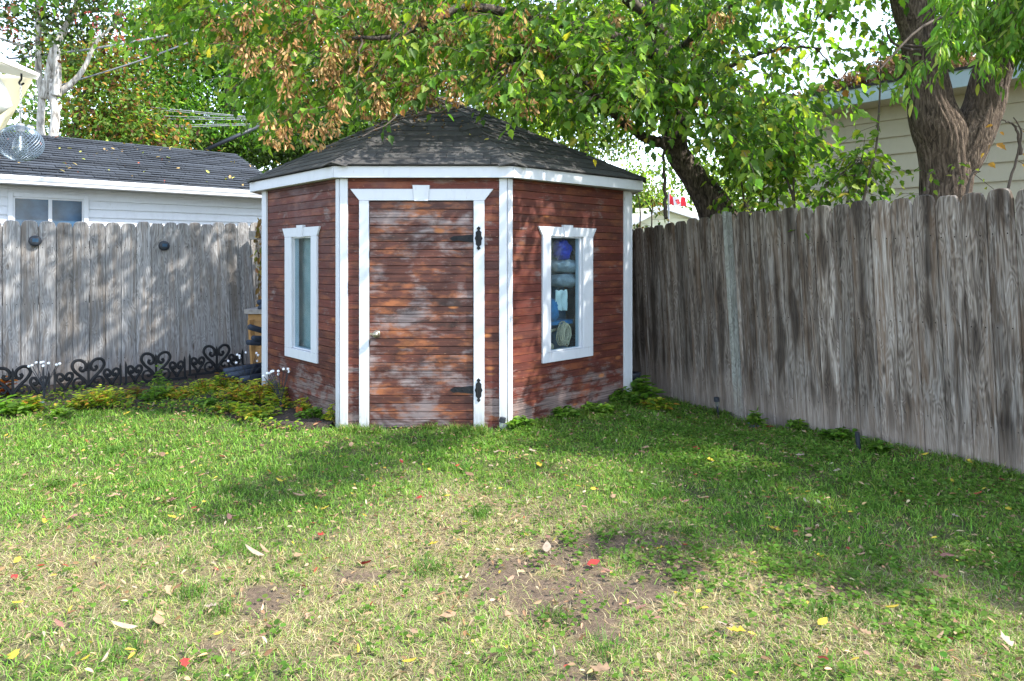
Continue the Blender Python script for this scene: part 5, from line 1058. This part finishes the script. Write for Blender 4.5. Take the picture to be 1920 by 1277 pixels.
# ------------------------------------------------------------------ garden plants
def plant(px, py, Y, w_, h_, n, cols, wts, label, seed, size=.034, name='garden_plant', cat='plant', group=None, tmpl=None):
    r = np.random.default_rng(seed); h_ *= 1.0; w_ *= 1.08; n = int(n * 1.35); c = at(px, py, Y); g = float(gz(c.x, c.y)) + .03; e = empty(name, (c.x, c.y, g), label, cat, group); C0 = []; D0 = []; b = MB()
    for k in range(max(4, n // 10)):
        a = r.uniform(0, 6.28); q = r.random() ** .6; tip = np.array([c.x + math.cos(a) * w_ * q, c.y + math.sin(a) * w_ * q * .7, g + h_ * (1 - .55 * q * q) * r.uniform(.7, 1.1)]); rt = np.array([c.x + math.cos(a) * w_ * .3 * q, c.y + math.sin(a) * w_ * .25 * q, g - .02])
        b.tube([rt, (rt + tip) / 2 + (0, 0, .02), tip], [.003, .0025, .0015], 4)
        for j in range(14):
            t = .25 + .75 * (j + r.random()) / 14; C0.append(rt + (tip - rt) * t); an = j * 2.4 + r.random(); D0.append((math.cos(an), math.sin(an), r.uniform(-.1, .6)))
    b.build('stems', M['twig'], e)['kind'] = 'stuff'
    C0 = np.array(C0); D0 = np.array(D0); o = leaves('foliage', tmpl or T_OVAL, C0, D0, np.array([0, 0, 1.]) + r.normal(0, .35, C0.shape), 1.35 * size * r.uniform(.6, 1.25, len(C0)), pal(r, len(C0), cols, wts, .2), M['leaf'], e); o['kind'] = 'stuff'; return e
YG = [(.30, .34, .04), (.19, .28, .03), (.42, .36, .05), (.42, .19, .05), (.09, .17, .025)]; GG = [(.09, .19, .025), (.15, .25, .04), (.06, .12, .02)]
for k, (px, py, Y, w_, h_, n, cl, wt, lab, sz) in enumerate((
    (15, 772, 6.0, .16, .13, 150, GG, (3, 2, 1), 'leafy green plant at the left picture edge under the edging', .05),
    (60, 748, 6.15, .10, .14, 90, YG, (2, 3, 1, 2, 1), 'small plant with reddish tips before the leftmost bead light', .04),
    (8, 712, 6.7, .07, .26, 28, [(.40, .10, .03), (.30, .2, .03)], (2, 1), 'orange red leaf sprig in the edging at the left picture edge', .06),
    (105, 782, 5.95, .14, .05, 70, GG, (3, 2, 1), 'low green seedlings on the soil below the leftmost bead light', .04),
    (190, 758, 6.35, .24, .20, 420, YG, (3, 4, 1.5, 1.2, 1), 'bushy yellow green plant with narrow leaves in the middle of the bed', .032),
    (150, 765, 6.25, .12, .12, 120, YG, (2, 3, 1, 1, 1), 'smaller yellow green plant just left of the bushy one', .035),
    (250, 745, 6.7, .10, .13, 70, [(.30, .18, .06), (.2, .1, .05), (.15, .18, .03)], (2, 1, 1), 'half dried tan plant right of the bushy plant', .035),
    (292, 742, 6.6, .16, .14, 170, GG, (3, 3, 1), 'green broad leaved plant below the third heart of the edging', .042),
    (300, 712, 6.95, .05, .28, 34, GG, (3, 3, 1), 'tall thin green weed climbing through the edging scrolls', .04),
    (340, 744, 6.7, .20, .13, 260, YG, (3, 2, 2, 1.2, 1), 'yellow and orange tinted plant in the bed left of the green seedling', .034),
    (378, 738, 6.9, .16, .14, 200, YG, (3, 3, 2, .8, 1), 'yellow green plant below the last edging panel', .034),
    (395, 757, 6.3, .10, .07, 60, GG, (2, 1, 3), 'dark green small plant at the front rim of the bed', .04),
    (415, 735, 7.1, .15, .18, 190, YG, (3, 3, 1, 1, 1), 'bright yellow green plant before the ends of the dark tubes', .036),
    (432, 728, 7.2, .09, .12, 60, [(.28, .04, .03), (.36, .12, .03), (.1, .1, .03)], (3, 2, 1), 'dark red leaved plant below the dark tubes', .045),
    (455, 765, 6.5, .26, .20, 520, YG, (4, 2.5, 3, 2, .7), 'wide golden plant cluster between the two right bead lights', .034),
    (492, 765, 6.4, .24, .24, 480, YG, (4, 2.5, 3, 2, .7), 'golden plant cluster with orange tips below the shed corner board', .034),
    (430, 790, 6.1, .16, .09, 150, YG, (3, 4, 1, .5, 1), 'low light green plant on the lawn rim', .035),
    (480, 800, 5.95, .20, .10, 220, YG, (4, 3, 1, .4, 1), 'low yellow green plant left of the soil mound', .035),
    (545, 740, 6.30, .24, .20, 420, YG, (4, 3, 2, 1, 1), 'yellow green shrubby plant under the narrow shed window', .036),
    (585, 752, 6.05, .17, .17, 230, YG, (3, 3, 2, 1.5, 1), 'orange tipped plant by the shed wall right of the bead light', .036),
    (598, 775, 5.85, .17, .12, 210, GG, (4, 3, 1), 'fresh green clump right behind the soil mound', .038),
    (627, 778, 5.70, .10, .15, 120, YG, (3, 2, 3, .6, 1), 'yellowish plant touching the white corner board of the shed', .036),
    (615, 730, 6.0, .05, .30, 26, GG, (2, 1, 2), 'thin tall green weed against the grey foot board of the shed', .045),
    (1168, 752, 6.55, .17, .12, 200, GG, (3, 2, 3), 'green weeds at the foot of the right corner board of the shed', .05),
    (1202, 745, 6.75, .16, .22, 100, GG, (3, 3, 2), 'taller weed with lobed leaves in the gap between shed and brown fence', .075),
    (1232, 762, 6.4, .16, .10, 150, YG, (2, 3, 1, .4, 3), 'low leafy weed spreading before the brown fence near the shed', .045),
    (1120, 775, 6.15, .14, .07, 130, GG, (3, 2, 3), 'low green weed along the right wall of the shed', .045),
    (1060, 790, 5.95, .14, .07, 120, GG, (3, 2, 3), 'dark green weed along the right wall nearer the door', .045),
    (975, 800, 5.6, .12, .08, 110, GG, (4, 2, 2), 'bright green weed beside the short black light by the shed corner', .045),
    (1418, 800, 5.85, .06, .14, 50, GG, (3, 3, 1), 'upright green weed before the blue grey plate', .05),
    (1495, 803, 5.75, .10, .08, 110, GG, (3, 3, 2), 'round green weed tuft below the brown fence', .035),
    (1578, 822, 5.3, .14, .07, 110, GG, (3, 1, 3), 'dark spreading weed just left of the headless stake', .045),
    (1640, 845, 4.9, .10, .04, 60, GG, (3, 1, 3), 'flat weed just right of the headless stake', .045))):
    plant(px, py, Y, w_, h_, n, cl, wt, lab, 100 + k, sz, name='garden_plant' if px < 640 else 'weed', cat='plant' if px < 640 else 'weed')
# soil mound
V = []; F = []; c0 = at(545, 792, 5.82); n1, n2 = 36, 10
for i in range(n2 + 1):
    for j in range(n1):
        a = 2 * math.pi * j / n1; q = i / n2 * (1 + .15 * math.sin(3 * a + 1)); x = c0.x + .20 * q * math.cos(a); y = c0.y + .15 * q * math.sin(a)
        V.append((x, y, float(gz(x, y)) - .005 + .06 * (1 - (i / n2) ** 2) * (1 + .5 * (float(fbm(x, y, 22, 3, 3)) - .5)) + .018 * (float(fbm(x, y, 45, 3, 4)) - .5)))
for i in range(n2):
    for j in range(n1): F.append((i * n1 + j, (i + 1) * n1 + j, (i + 1) * n1 + (j + 1) % n1, i * n1 + (j + 1) % n1))
tag(mk('soil_mound', V, F, M['soil'], smooth=True), 'small mound of dark soil with dead stalks in front of the shed plants', 'mound')
# bark and soil crumbs in the bed, and withered vine by the bench
rng = np.random.default_rng(55)
N = 1500; X = rng.uniform(-7, -1.45, N); yf = np.interp(X, bf[:, 0], bf[:, 1]); Yv = yf + rng.random(N) ** 1.3 * 1.1; C_ = np.c_[X, Yv, gz(X, Yv) + .035]
o = leaves('leaf_crumbs', T_OVAL, C_, rng.normal(0, 1, C_.shape) * (1, 1, .3), rng.normal(0, .4, C_.shape) + (0, 0, 1), rng.uniform(.02, .055, N), pal(rng, N, [(.20, .12, .07), (.36, .24, .14), (.10, .06, .04), (.3, .06, .04)], [3, 2, 3, .5]), M['dryleaf']); tag(o, kind='stuff')
b = MB(); limb(b, [at(492, 400, 8.0), at(494, 440, 8.0), at(480, 452, 7.95), at(488, 500, 8.0), at(484, 540, 8.0), at(490, 570, 8.0)], .006, .003, 5, 20)
vn = empty('dry_vine', tuple(at(488, 480, 8)), 'withered brown vine hanging beside the shed corner above the bench', 'vine'); b.build('stem', M['twig'], vn)
N = 70; t = rng.random(N); C_ = np.array([tuple(at(487 + rng.normal(0, 5), 405 + 165 * q, 7.97)) for q in t]); o = leaves('leaves', T_OVAL, C_, rng.normal(0, .5, C_.shape) + (0, 0, -1), rng.normal(0, 1, C_.shape), rng.uniform(.05, .1, N), pal(rng, N, [(.22, .13, .06), (.15, .17, .04), (.3, .22, .08)], [3, 1, 1]), M['dryleaf'], vn); o['kind'] = 'stuff'

# low seedlings and ground ivy over the front half of the bed
rng = np.random.default_rng(56); N = 6500; X = rng.uniform(-7, -1.45, N); yf = np.interp(X, bf[:, 0], bf[:, 1]); Yv = yf - .05 + rng.random(N) ** 1.3 * 1.15; k = fbm(X, Yv, 3.2, 3, 19) > .44; X, Yv = X[k], Yv[k]; N = len(X)
C_ = np.c_[X, Yv, gz(X, Yv) + rng.uniform(.03, .085, N)]
o = leaves('bed_seedlings', T_OVAL, C_, rng.normal(0, 1, C_.shape) * (1, 1, .3), rng.normal(0, .35, C_.shape) + (0, -.2, 1), rng.uniform(.02, .05, N), pal(rng, N, GG + YG[:3], [4, 4, 2, 1.5, 2, 1]), M['leaf']); tag(o, kind='stuff')
# ------------------------------------------------------------------ lawn cover
def yard(X, Y):
    ok = (.862 * X + .507 * Y < 5.06) & (-.643 * X + .766 * Y < 8.8) & ~fr_shed((X, Y))
    return ok & ~((X < -1.5) & (Y > np.interp(X, bf[:, 0], bf[:, 1]) + .04) & (X > -8)) & ~((X < -5.6) & (Y > 5.8))
rng = np.random.default_rng(77)
def scatter(dens_fn, y0, y1, dmax):
    x1 = .80 * y1 + .5; area = 2 * x1 * (y1 - y0); N = int(area * dmax); X = rng.uniform(-x1, x1, N); Y = rng.uniform(y0, y1, N)
    k = yard(X, Y) & (np.abs(X) < .80 * Y + .35); X, Y = X[k], Y[k]; k = rng.random(len(X)) < dens_fn(X, Y) / dmax; return X[k], Y[k]
def blades(name, X, Y, H, W, tilt, tint, label=None):
    N = len(X); az = rng.uniform(0, 2 * np.pi, N); d = np.c_[np.cos(az), np.sin(az), np.zeros(N)]; az2 = az + np.pi / 2 + rng.normal(0, .5, N); s = np.c_[np.cos(az2), np.sin(az2), np.zeros(N)]
    up = np.array([0, 0, 1.]); B0 = np.c_[X, Y, gz(X, Y) - .004]; ct, st = np.cos(tilt)[:, None], np.sin(tilt)[:, None]; H_ = H[:, None]
    m_ = B0 + (up * ct + d * st) * H_ * .5; t2 = np.minimum(tilt + .55, 1.62); e = m_ + (up * np.cos(t2)[:, None] + d * np.sin(t2)[:, None]) * H_ * .5; w_ = W[:, None]
    V = np.stack([B0 - s * w_ * .5, B0 + s * w_ * .5, m_ - s * w_ * .42, m_ + s * w_ * .42, e], 1); o = bigmesh(name, V, [(0, 1, 3, 2), (2, 3, 4)], 5, N, tint, M['grass']); return o
parts = []
for y0, y1, dm, wf in ((2.0, 3.3, 15000, 1.0), (3.3, 4.6, 9500, 1.25), (4.6, 8.2, 5200, 1.7)):
    def dens(X, Y): Bv = bare(X, Y); return dm * (1 - .86 * sstep(.30, .60, Bv)) * (.55 + .45 * sstep(.25, .6, fbm(X, Y, 7, 2, 6))) * np.where((X < -3.2) | (X > -1), 1, 1)
    X, Y = scatter(dens, y0, y1, dm); Dv = dry(X, Y); N = len(X); tuft = fbm(X, Y, 5, 3, 41)
    isdry = rng.random(N) < np.clip(Dv * .68 + np.interp(Y, [3, 5], [.11, .05]) + .25 * (.5 - tuft), .04, .93)
    g = pal(rng, N, [(.115, .235, .032), (.16, .305, .048), (.08, .17, .026), (.24, .31, .07)], [4, 3, 2, 1.5], .18); g *= (1 + .35 * (fbm(X, Y, 1.8, 3, 77) - .5))[:, None]
    s_ = pal(rng, N, [(.36, .31, .19), (.45, .40, .27), (.22, .17, .115), (.31, .34, .13)], [4, 3, 2, 2], .15); tn = np.where(isdry[:, None], s_, g)
    H = np.where(isdry, rng.uniform(.03, .075, N), rng.uniform(.026, .062, N) * (.7 + .8 * tuft) * np.interp(Y, [2.2, 3.4, 4.5], [.8, .85, 1.])); tl = np.where(isdry, rng.uniform(.75, 1.5, N), rng.uniform(.15, 1.15, N))
    parts.append((X, Y, H, np.where(isdry, .0022, .0030) * wf * rng.uniform(.7, 1.3, N), tl, tn))
# longer grass against the shed and fences
N = 9000; t = rng.random(N)
ex, ey = [], []
for A, B, k in (((-1.40, 5.55), (-.03, 5.55), .5), ((-.03, 5.52), (1.16, 6.66), .35), (tuple(RP + RD * -.9), tuple(RP + RD * 3.9), .9)):
    n_ = int(N * k / 1.75); tt = rng.random(n_); dd = np.array(B) - np.array(A); dd = dd / np.linalg.norm(dd); nn = np.array([dd[1], -dd[0]]); nn = nn if k < .6 else np.array([-.862, -.507]); off = rng.random(n_) ** 1.5 * .14 + .015
    ex.append(A[0] + (B[0] - A[0]) * tt + nn[0] * off); ey.append(A[1] + (B[1] - A[1]) * tt + nn[1] * off)
X = np.concatenate(ex); Y = np.concatenate(ey); k = fbm(X, Y, 4, 3, 12) > .44; X, Y = X[k], Y[k]; n_ = len(X)
parts.append((X, Y, rng.uniform(.035, .10, n_), np.full(n_, .0045), rng.uniform(.05, .8, n_), pal(rng, n_, [(.075, .15, .02), (.11, .19, .03), (.3, .26, .13)], [4, 3, 1])))
# mown tufts of dark green
tf = [(rng.uniform(-.75, .75) * y, y) for y in rng.uniform(2.4, 6.2, 46)]
for tx, ty in tf:
    n_ = int(rng.integers(60, 200)); X = tx + rng.normal(0, .04, n_); Y = ty + rng.normal(0, .04, n_); k = yard(X, Y); X, Y = X[k], Y[k]; n_ = len(X)
    if n_: parts.append((X, Y, rng.uniform(.04, .09, n_), np.full(n_, .0032), rng.uniform(.1, .9, n_), pal(rng, n_, [(.05, .12, .018), (.08, .17, .025)], [1, 1])))
cat_ = [np.concatenate([p[i] for p in parts]) for i in range(6)]
tag(blades('grass', *cat_), 'mown grass of green and straw blades covering the yard', kind='stuff')
print('BLADES', len(cat_[0]))
# clover and small broad leaves, densest in the shade on the right
def wd_(X, Y): return 800 * (sstep(.2, 1.6, X + .25 * (Y - 3)) * sstep(.40, .60, fbm(X, Y, 2.2, 3, 91)) + .10 + .9 * np.exp(-((X - .6) / .6) ** 2 - ((Y - 3.2) / .35) ** 2) * sstep(.45, .6, fbm(X, Y, 4, 2, 15)) + .6 * np.exp(-((X - .6) / 1.6) ** 2 - ((Y - 5.2) / .6) ** 2))
X, Y = scatter(wd_, 2.1, 7.6, 1300); N = len(X); rep = 3; X = np.repeat(X, rep) + rng.normal(0, .012, N * rep); Y = np.repeat(Y, rep) + rng.normal(0, .012, N * rep); N *= rep
C_ = np.c_[X, Y, gz(X, Y) + rng.uniform(.012, .045, N)]; D_ = rng.normal(0, 1, C_.shape) * (1, 1, .15); Nn = rng.normal(0, .25, C_.shape) + (0, 0, 1)
V0 = halves([(.34, .2), (.46, .55), (.30, .88)], .12, .12)
o = leaves('clover', V0, C_, D_, Nn, rng.uniform(.012, .026, N), pal(rng, N, [(.09, .18, .03), (.12, .22, .04), (.06, .13, .02), (.17, .25, .06)], [4, 3, 2, 1]), M['leaf']); tag(o, kind='stuff')
# small litter
X, Y = scatter(lambda X, Y: 260 * (.35 + fbm(X, Y, 2, 2, 61)), 2.05, 7.4, 320); N = len(X); C_ = np.c_[X, Y, gz(X, Y) + rng.uniform(.012, .04, N)]
o = leaves('leaf_litter', T_OVAL, C_, rng.normal(0, 1, C_.shape) * (1, 1, .25), rng.normal(0, .55, C_.shape) + (0, 0, 1), rng.uniform(.012, .042, N), pal(rng, N, [(.28, .20, .13), (.22, .14, .09), (.14, .08, .05), (.32, .26, .05), (.20, .05, .04), (.33, .27, .20)], [4, 3, 2, .6, .25, 1.5]), M['dryleaf'], None, rng.uniform(.010, .032, N)); tag(o, kind='stuff')
# fallen leaves one by one
def dead_mesh(seed, col_, curl, outl):
    r = np.random.default_rng(seed); V, F = halves(outl, .0, .0); V = V.copy(); x, y = V[:, 0].copy(), V[:, 1].copy(); V[:, 2] = curl * (x * x * .9 + (y - .5) ** 2 * .45) + r.normal(0, .018, len(V)); V[:, 0] = x * (1 - .25 * curl)
    me = bpy.data.meshes.new('fallen_leaf'); me.from_pydata([tuple(v) for v in V] + [(0.012, -.28, .02), (-.012, -.28, .02)], [], [tuple(f) for f in F] + [(0, len(V), len(V) + 1)]); me.update(); me.polygons.foreach_set('use_smooth', [True] * len(me.polygons)); me.materials.append(dl(col_)); return me
_dl = {}
def dl(c):
    if c not in _dl: _dl[c] = plain('dry_leaf_surface', c, .75, var=.35, sc_=40)
    return _dl[c]
TAN, YEL, RED, BRN, PNK, PALE = (.25, .165, .10), (.38, .29, .03), (.26, .03, .025), (.15, .085, .055), (.20, .10, .08), (.27, .215, .16)
O1 = [(.2, .15), (.34, .4), (.26, .68), (.1, .88)]; O2 = [(.16, .1), (.42, .3), (.24, .42), (.38, .62), (.14, .72)]; O3 = [(.1, .2), (.15, .5), (.09, .85)]
VAR = {}
for nm, c_ in (('tan', TAN), ('yellow', YEL), ('red', RED), ('brown', BRN), ('pink', PNK), ('pale', PALE)): VAR[nm] = [dead_mesh(k * 7 + 1, c_, cu, ou) for k, (cu, ou) in enumerate(((.7, O1), (1.3, O2), (.4, O1), (1.6, O3), (.9, O2)))]
def drop(me, X, Y, S, rz, lab, grp='fallen leaves on the lawn', up=.026):
    n_ = rng.normal(0, .22, 2); Mx = Matrix.Translation((X, Y, float(gz(X, Y)) + up)) @ Matrix.Rotation(rz, 4, 'Z') @ Matrix.Rotation(n_[0], 4, 'X') @ Matrix.Rotation(n_[1], 4, 'Y') @ Matrix.Scale(S, 4) @ Matrix.Translation((0, -.5, 0))
    o = link('fallen_leaf', me, None, None, Mx); tag(o, lab, 'leaf', grp); return o
def gpt(px, py): Y = FPX * (EYE - .02) / (py - HORIZON); return (px - 960) / FPX * Y, Y
for px, py, kd, v, S, rz, lab in (
    (752, 872, 'red', 1, .07, .4, 'bright red fallen leaf in the dark grass shadow before the door'), (1775, 1044, 'pink', 0, .13, 1.9, 'large pink brown leaf lying near the right picture edge'), (322, 974, 'yellow', 0, .08, 1.3, 'bright yellow oval leaf on the left half of the lawn'),
    (1452, 998, 'yellow', 1, .12, 1.5, 'broad yellow leaf by a bare soil streak on the right'), (1380, 1194, 'yellow', 1, .10, 1.2, 'crumpled yellow leaf touching a whitish one in the lower right'), (1360, 1182, 'pale', 4, .10, .9, 'whitish curled leaf touching a crumpled yellow one in the lower right'),
    (230, 1187, 'pale', 3, .14, 1.9, 'long pale bent leaf in the lower left of the lawn'), (475, 1046, 'pale', 3, .16, 1.3, 'long whitish curled strip of leaf left of the middle'), (495, 1040, 'tan', 3, .12, .9, 'tan curled strip crossing the whitish one left of the middle'),
    (1125, 1266, 'tan', 4, .11, 1.0, 'tan and yellow leaf at the bottom picture edge'), (672, 1228, 'yellow', 3, .08, .2, 'thin yellow leaf near the bottom left of the middle'), (33, 1131, 'yellow', 0, .07, 1.5, 'yellow leaf near the left picture edge'), (1237, 1034, 'yellow', 1, .08, 1.6, 'yellow lobed leaf just above the bare patch'),
    (1543, 1178, 'yellow', 0, .08, -1.0, 'greenish yellow leaf in the lower right with tan stalks above'), (1320, 940, 'tan', 0, .09, 1.4, 'orange tan leaf in the right hand shade'), (880, 894, 'brown', 2, .10, 1.0, 'reddish brown leaf just above the pale dry patch'), (1675, 1146, 'yellow', 3, .08, 1.5, 'narrow yellow leaf right of the dry slope of grass'),
    (1047, 962, 'pale', 1, .07, .3, 'crinkled whitish leaf upright in the middle of the lawn'), (395, 1148, 'pale', 4, .08, 1.4, 'small whitish curled leaf low in the left half, on straw'), (430, 972, 'pink', 0, .06, .9, 'pinkish leaf inside the dark round shadow on the left'), (1210, 843, 'tan', 1, .09, 1.3, 'curled tan leaf in the sun streak before the brown fence'),
    (1272, 775, 'red', 1, .09, .4, 'dark red leaf at the foot of the brown fence left of the path light'), (1305, 781, 'red', 0, .08, 1.4, 'second dark red leaf at the foot of the brown fence'), (1400, 797, 'red', 1, .08, 1.0, 'red leaf beside the blue grey plate'), (1500, 860, 'pale', 4, .09, 1.2, 'pale leaf lying in the end of the sun streak'),
    (1195, 832, 'red', 1, .05, 0, 'small orange red leaf in the shade right of the shed'), (1885, 1200, 'pale', 4, .09, 0, 'white and red curled leaf at the lower right picture edge'), (105, 902, 'tan', 4, .09, 1.4, 'tan leaf on the bright grass at far left'), (60, 912, 'pale', 1, .07, .2, 'pale leaf beside the tan one at far left'), (160, 898, 'pink', 0, .06, 1.2, 'pink leaf right of the two pale leaves at far left'),
    (560, 930, 'tan', 3, .10, 1.5, 'tan strip of leaf between the two shadow blots')):
    X, Y = gpt(px, py); drop(VAR[kd][v], X, Y, S * .72, rz, lab, up=.032)
def zone(X, Y):
    px = 960 + X / Y * FPX; py = HORIZON + EYE / Y * FPX
    if py < 850:
        for lim, t in ((250, 'beside the garden bed at far left'), (450, 'beside the bed left of the soil mound'), (650, 'in the grass before the soil mound'), (800, 'under the left half of the door'), (960, 'under the right half of the door'), (1180, 'before the right wall of the shed'), (1400, 'near the pale fence boards'), (3000, 'close below the brown fence')):
            if px < lim: return t
    row = 0 if py < 930 else 1 if py < 1040 else 2 if py < 1150 else 3
    cl_ = min(5, int(px / 320)); side = ('at the left picture edge', 'left of the door line', 'below the door', 'right of the door line', 'below the pale fence boards', 'towards the right picture edge')[cl_]
    return ('a little in front of the shed', 'halfway down the lawn', 'on the front lawn', 'along the bottom edge')[row] + ', ' + side
ADJ = {'tan': 'tan curled', 'yellow': 'yellow', 'red': 'red', 'brown': 'brown curled', 'pink': 'pinkish', 'pale': 'whitish'}
k = 0; tries = 0; used = set(); kinds = ['tan'] * 8 + ['yellow'] * 5 + ['red'] * 2 + ['brown'] * 4 + ['pink'] * 2 + ['pale'] * 3
while k < 150 and tries < 6000:
    tries += 1; Y = float(rng.uniform(2.3, 7.0)); X = float(rng.uniform(-.74, .74) * Y)
    if not bool(yard(np.array([X]), np.array([Y]))[0]): continue
    kd = kinds[int(rng.integers(0, len(kinds)))]; S_ = float(rng.uniform(.03, .072)); lab = ('tiny ' if S_ < .044 else 'small ' if S_ < .058 else 'mid-sized ') + ADJ[kd] + ' leaf ' + zone(X, Y)
    if lab in used: continue
    used.add(lab); drop(VAR[kd][int(rng.integers(0, 5))], X, Y, S_, float(rng.uniform(0, 6.28)), lab); k += 1
# two coral leaves of one seedling behind the mound
c0 = at(560, 778, 5.95); e = empty('seedling', tuple(c0), 'seedling with two coral red leaves standing up behind the soil mound', 'plant')
b = MB(); b.tube([c0, c0 + Vector((0, 0, .05))], .002, 4); b.build('stem', M['twig'], e)
for sx, sz, c_ in ((-.012, .065, (.42, .13, .05)), (.03, .06, (.50, .10, .06))):
    leaves('leaf', T_OVAL, np.array([[c0.x + sx * .3, c0.y, c0.z + .012]]), np.array([[sx * 12, -.2, 1.]]), np.array([[0, -1., .2]]), np.array([sz]), np.array([c_]), M['leaf'], e, np.array([sz * 1.1]))
# one leaf and twigs on the shed roof
o = link('fallen_leaf', VAR['yellow'][3], None, None, Matrix.Translation(roofP(Eo[0], Eo[1], .15, .12, .03)) @ Matrix.Rotation(1.2, 4, 'Z') @ Matrix.Rotation(.5, 4, 'X') @ Matrix.Scale(.09, 4)); tag(o, 'single yellow leaf lying on the front slope of the shed roof', 'leaf')
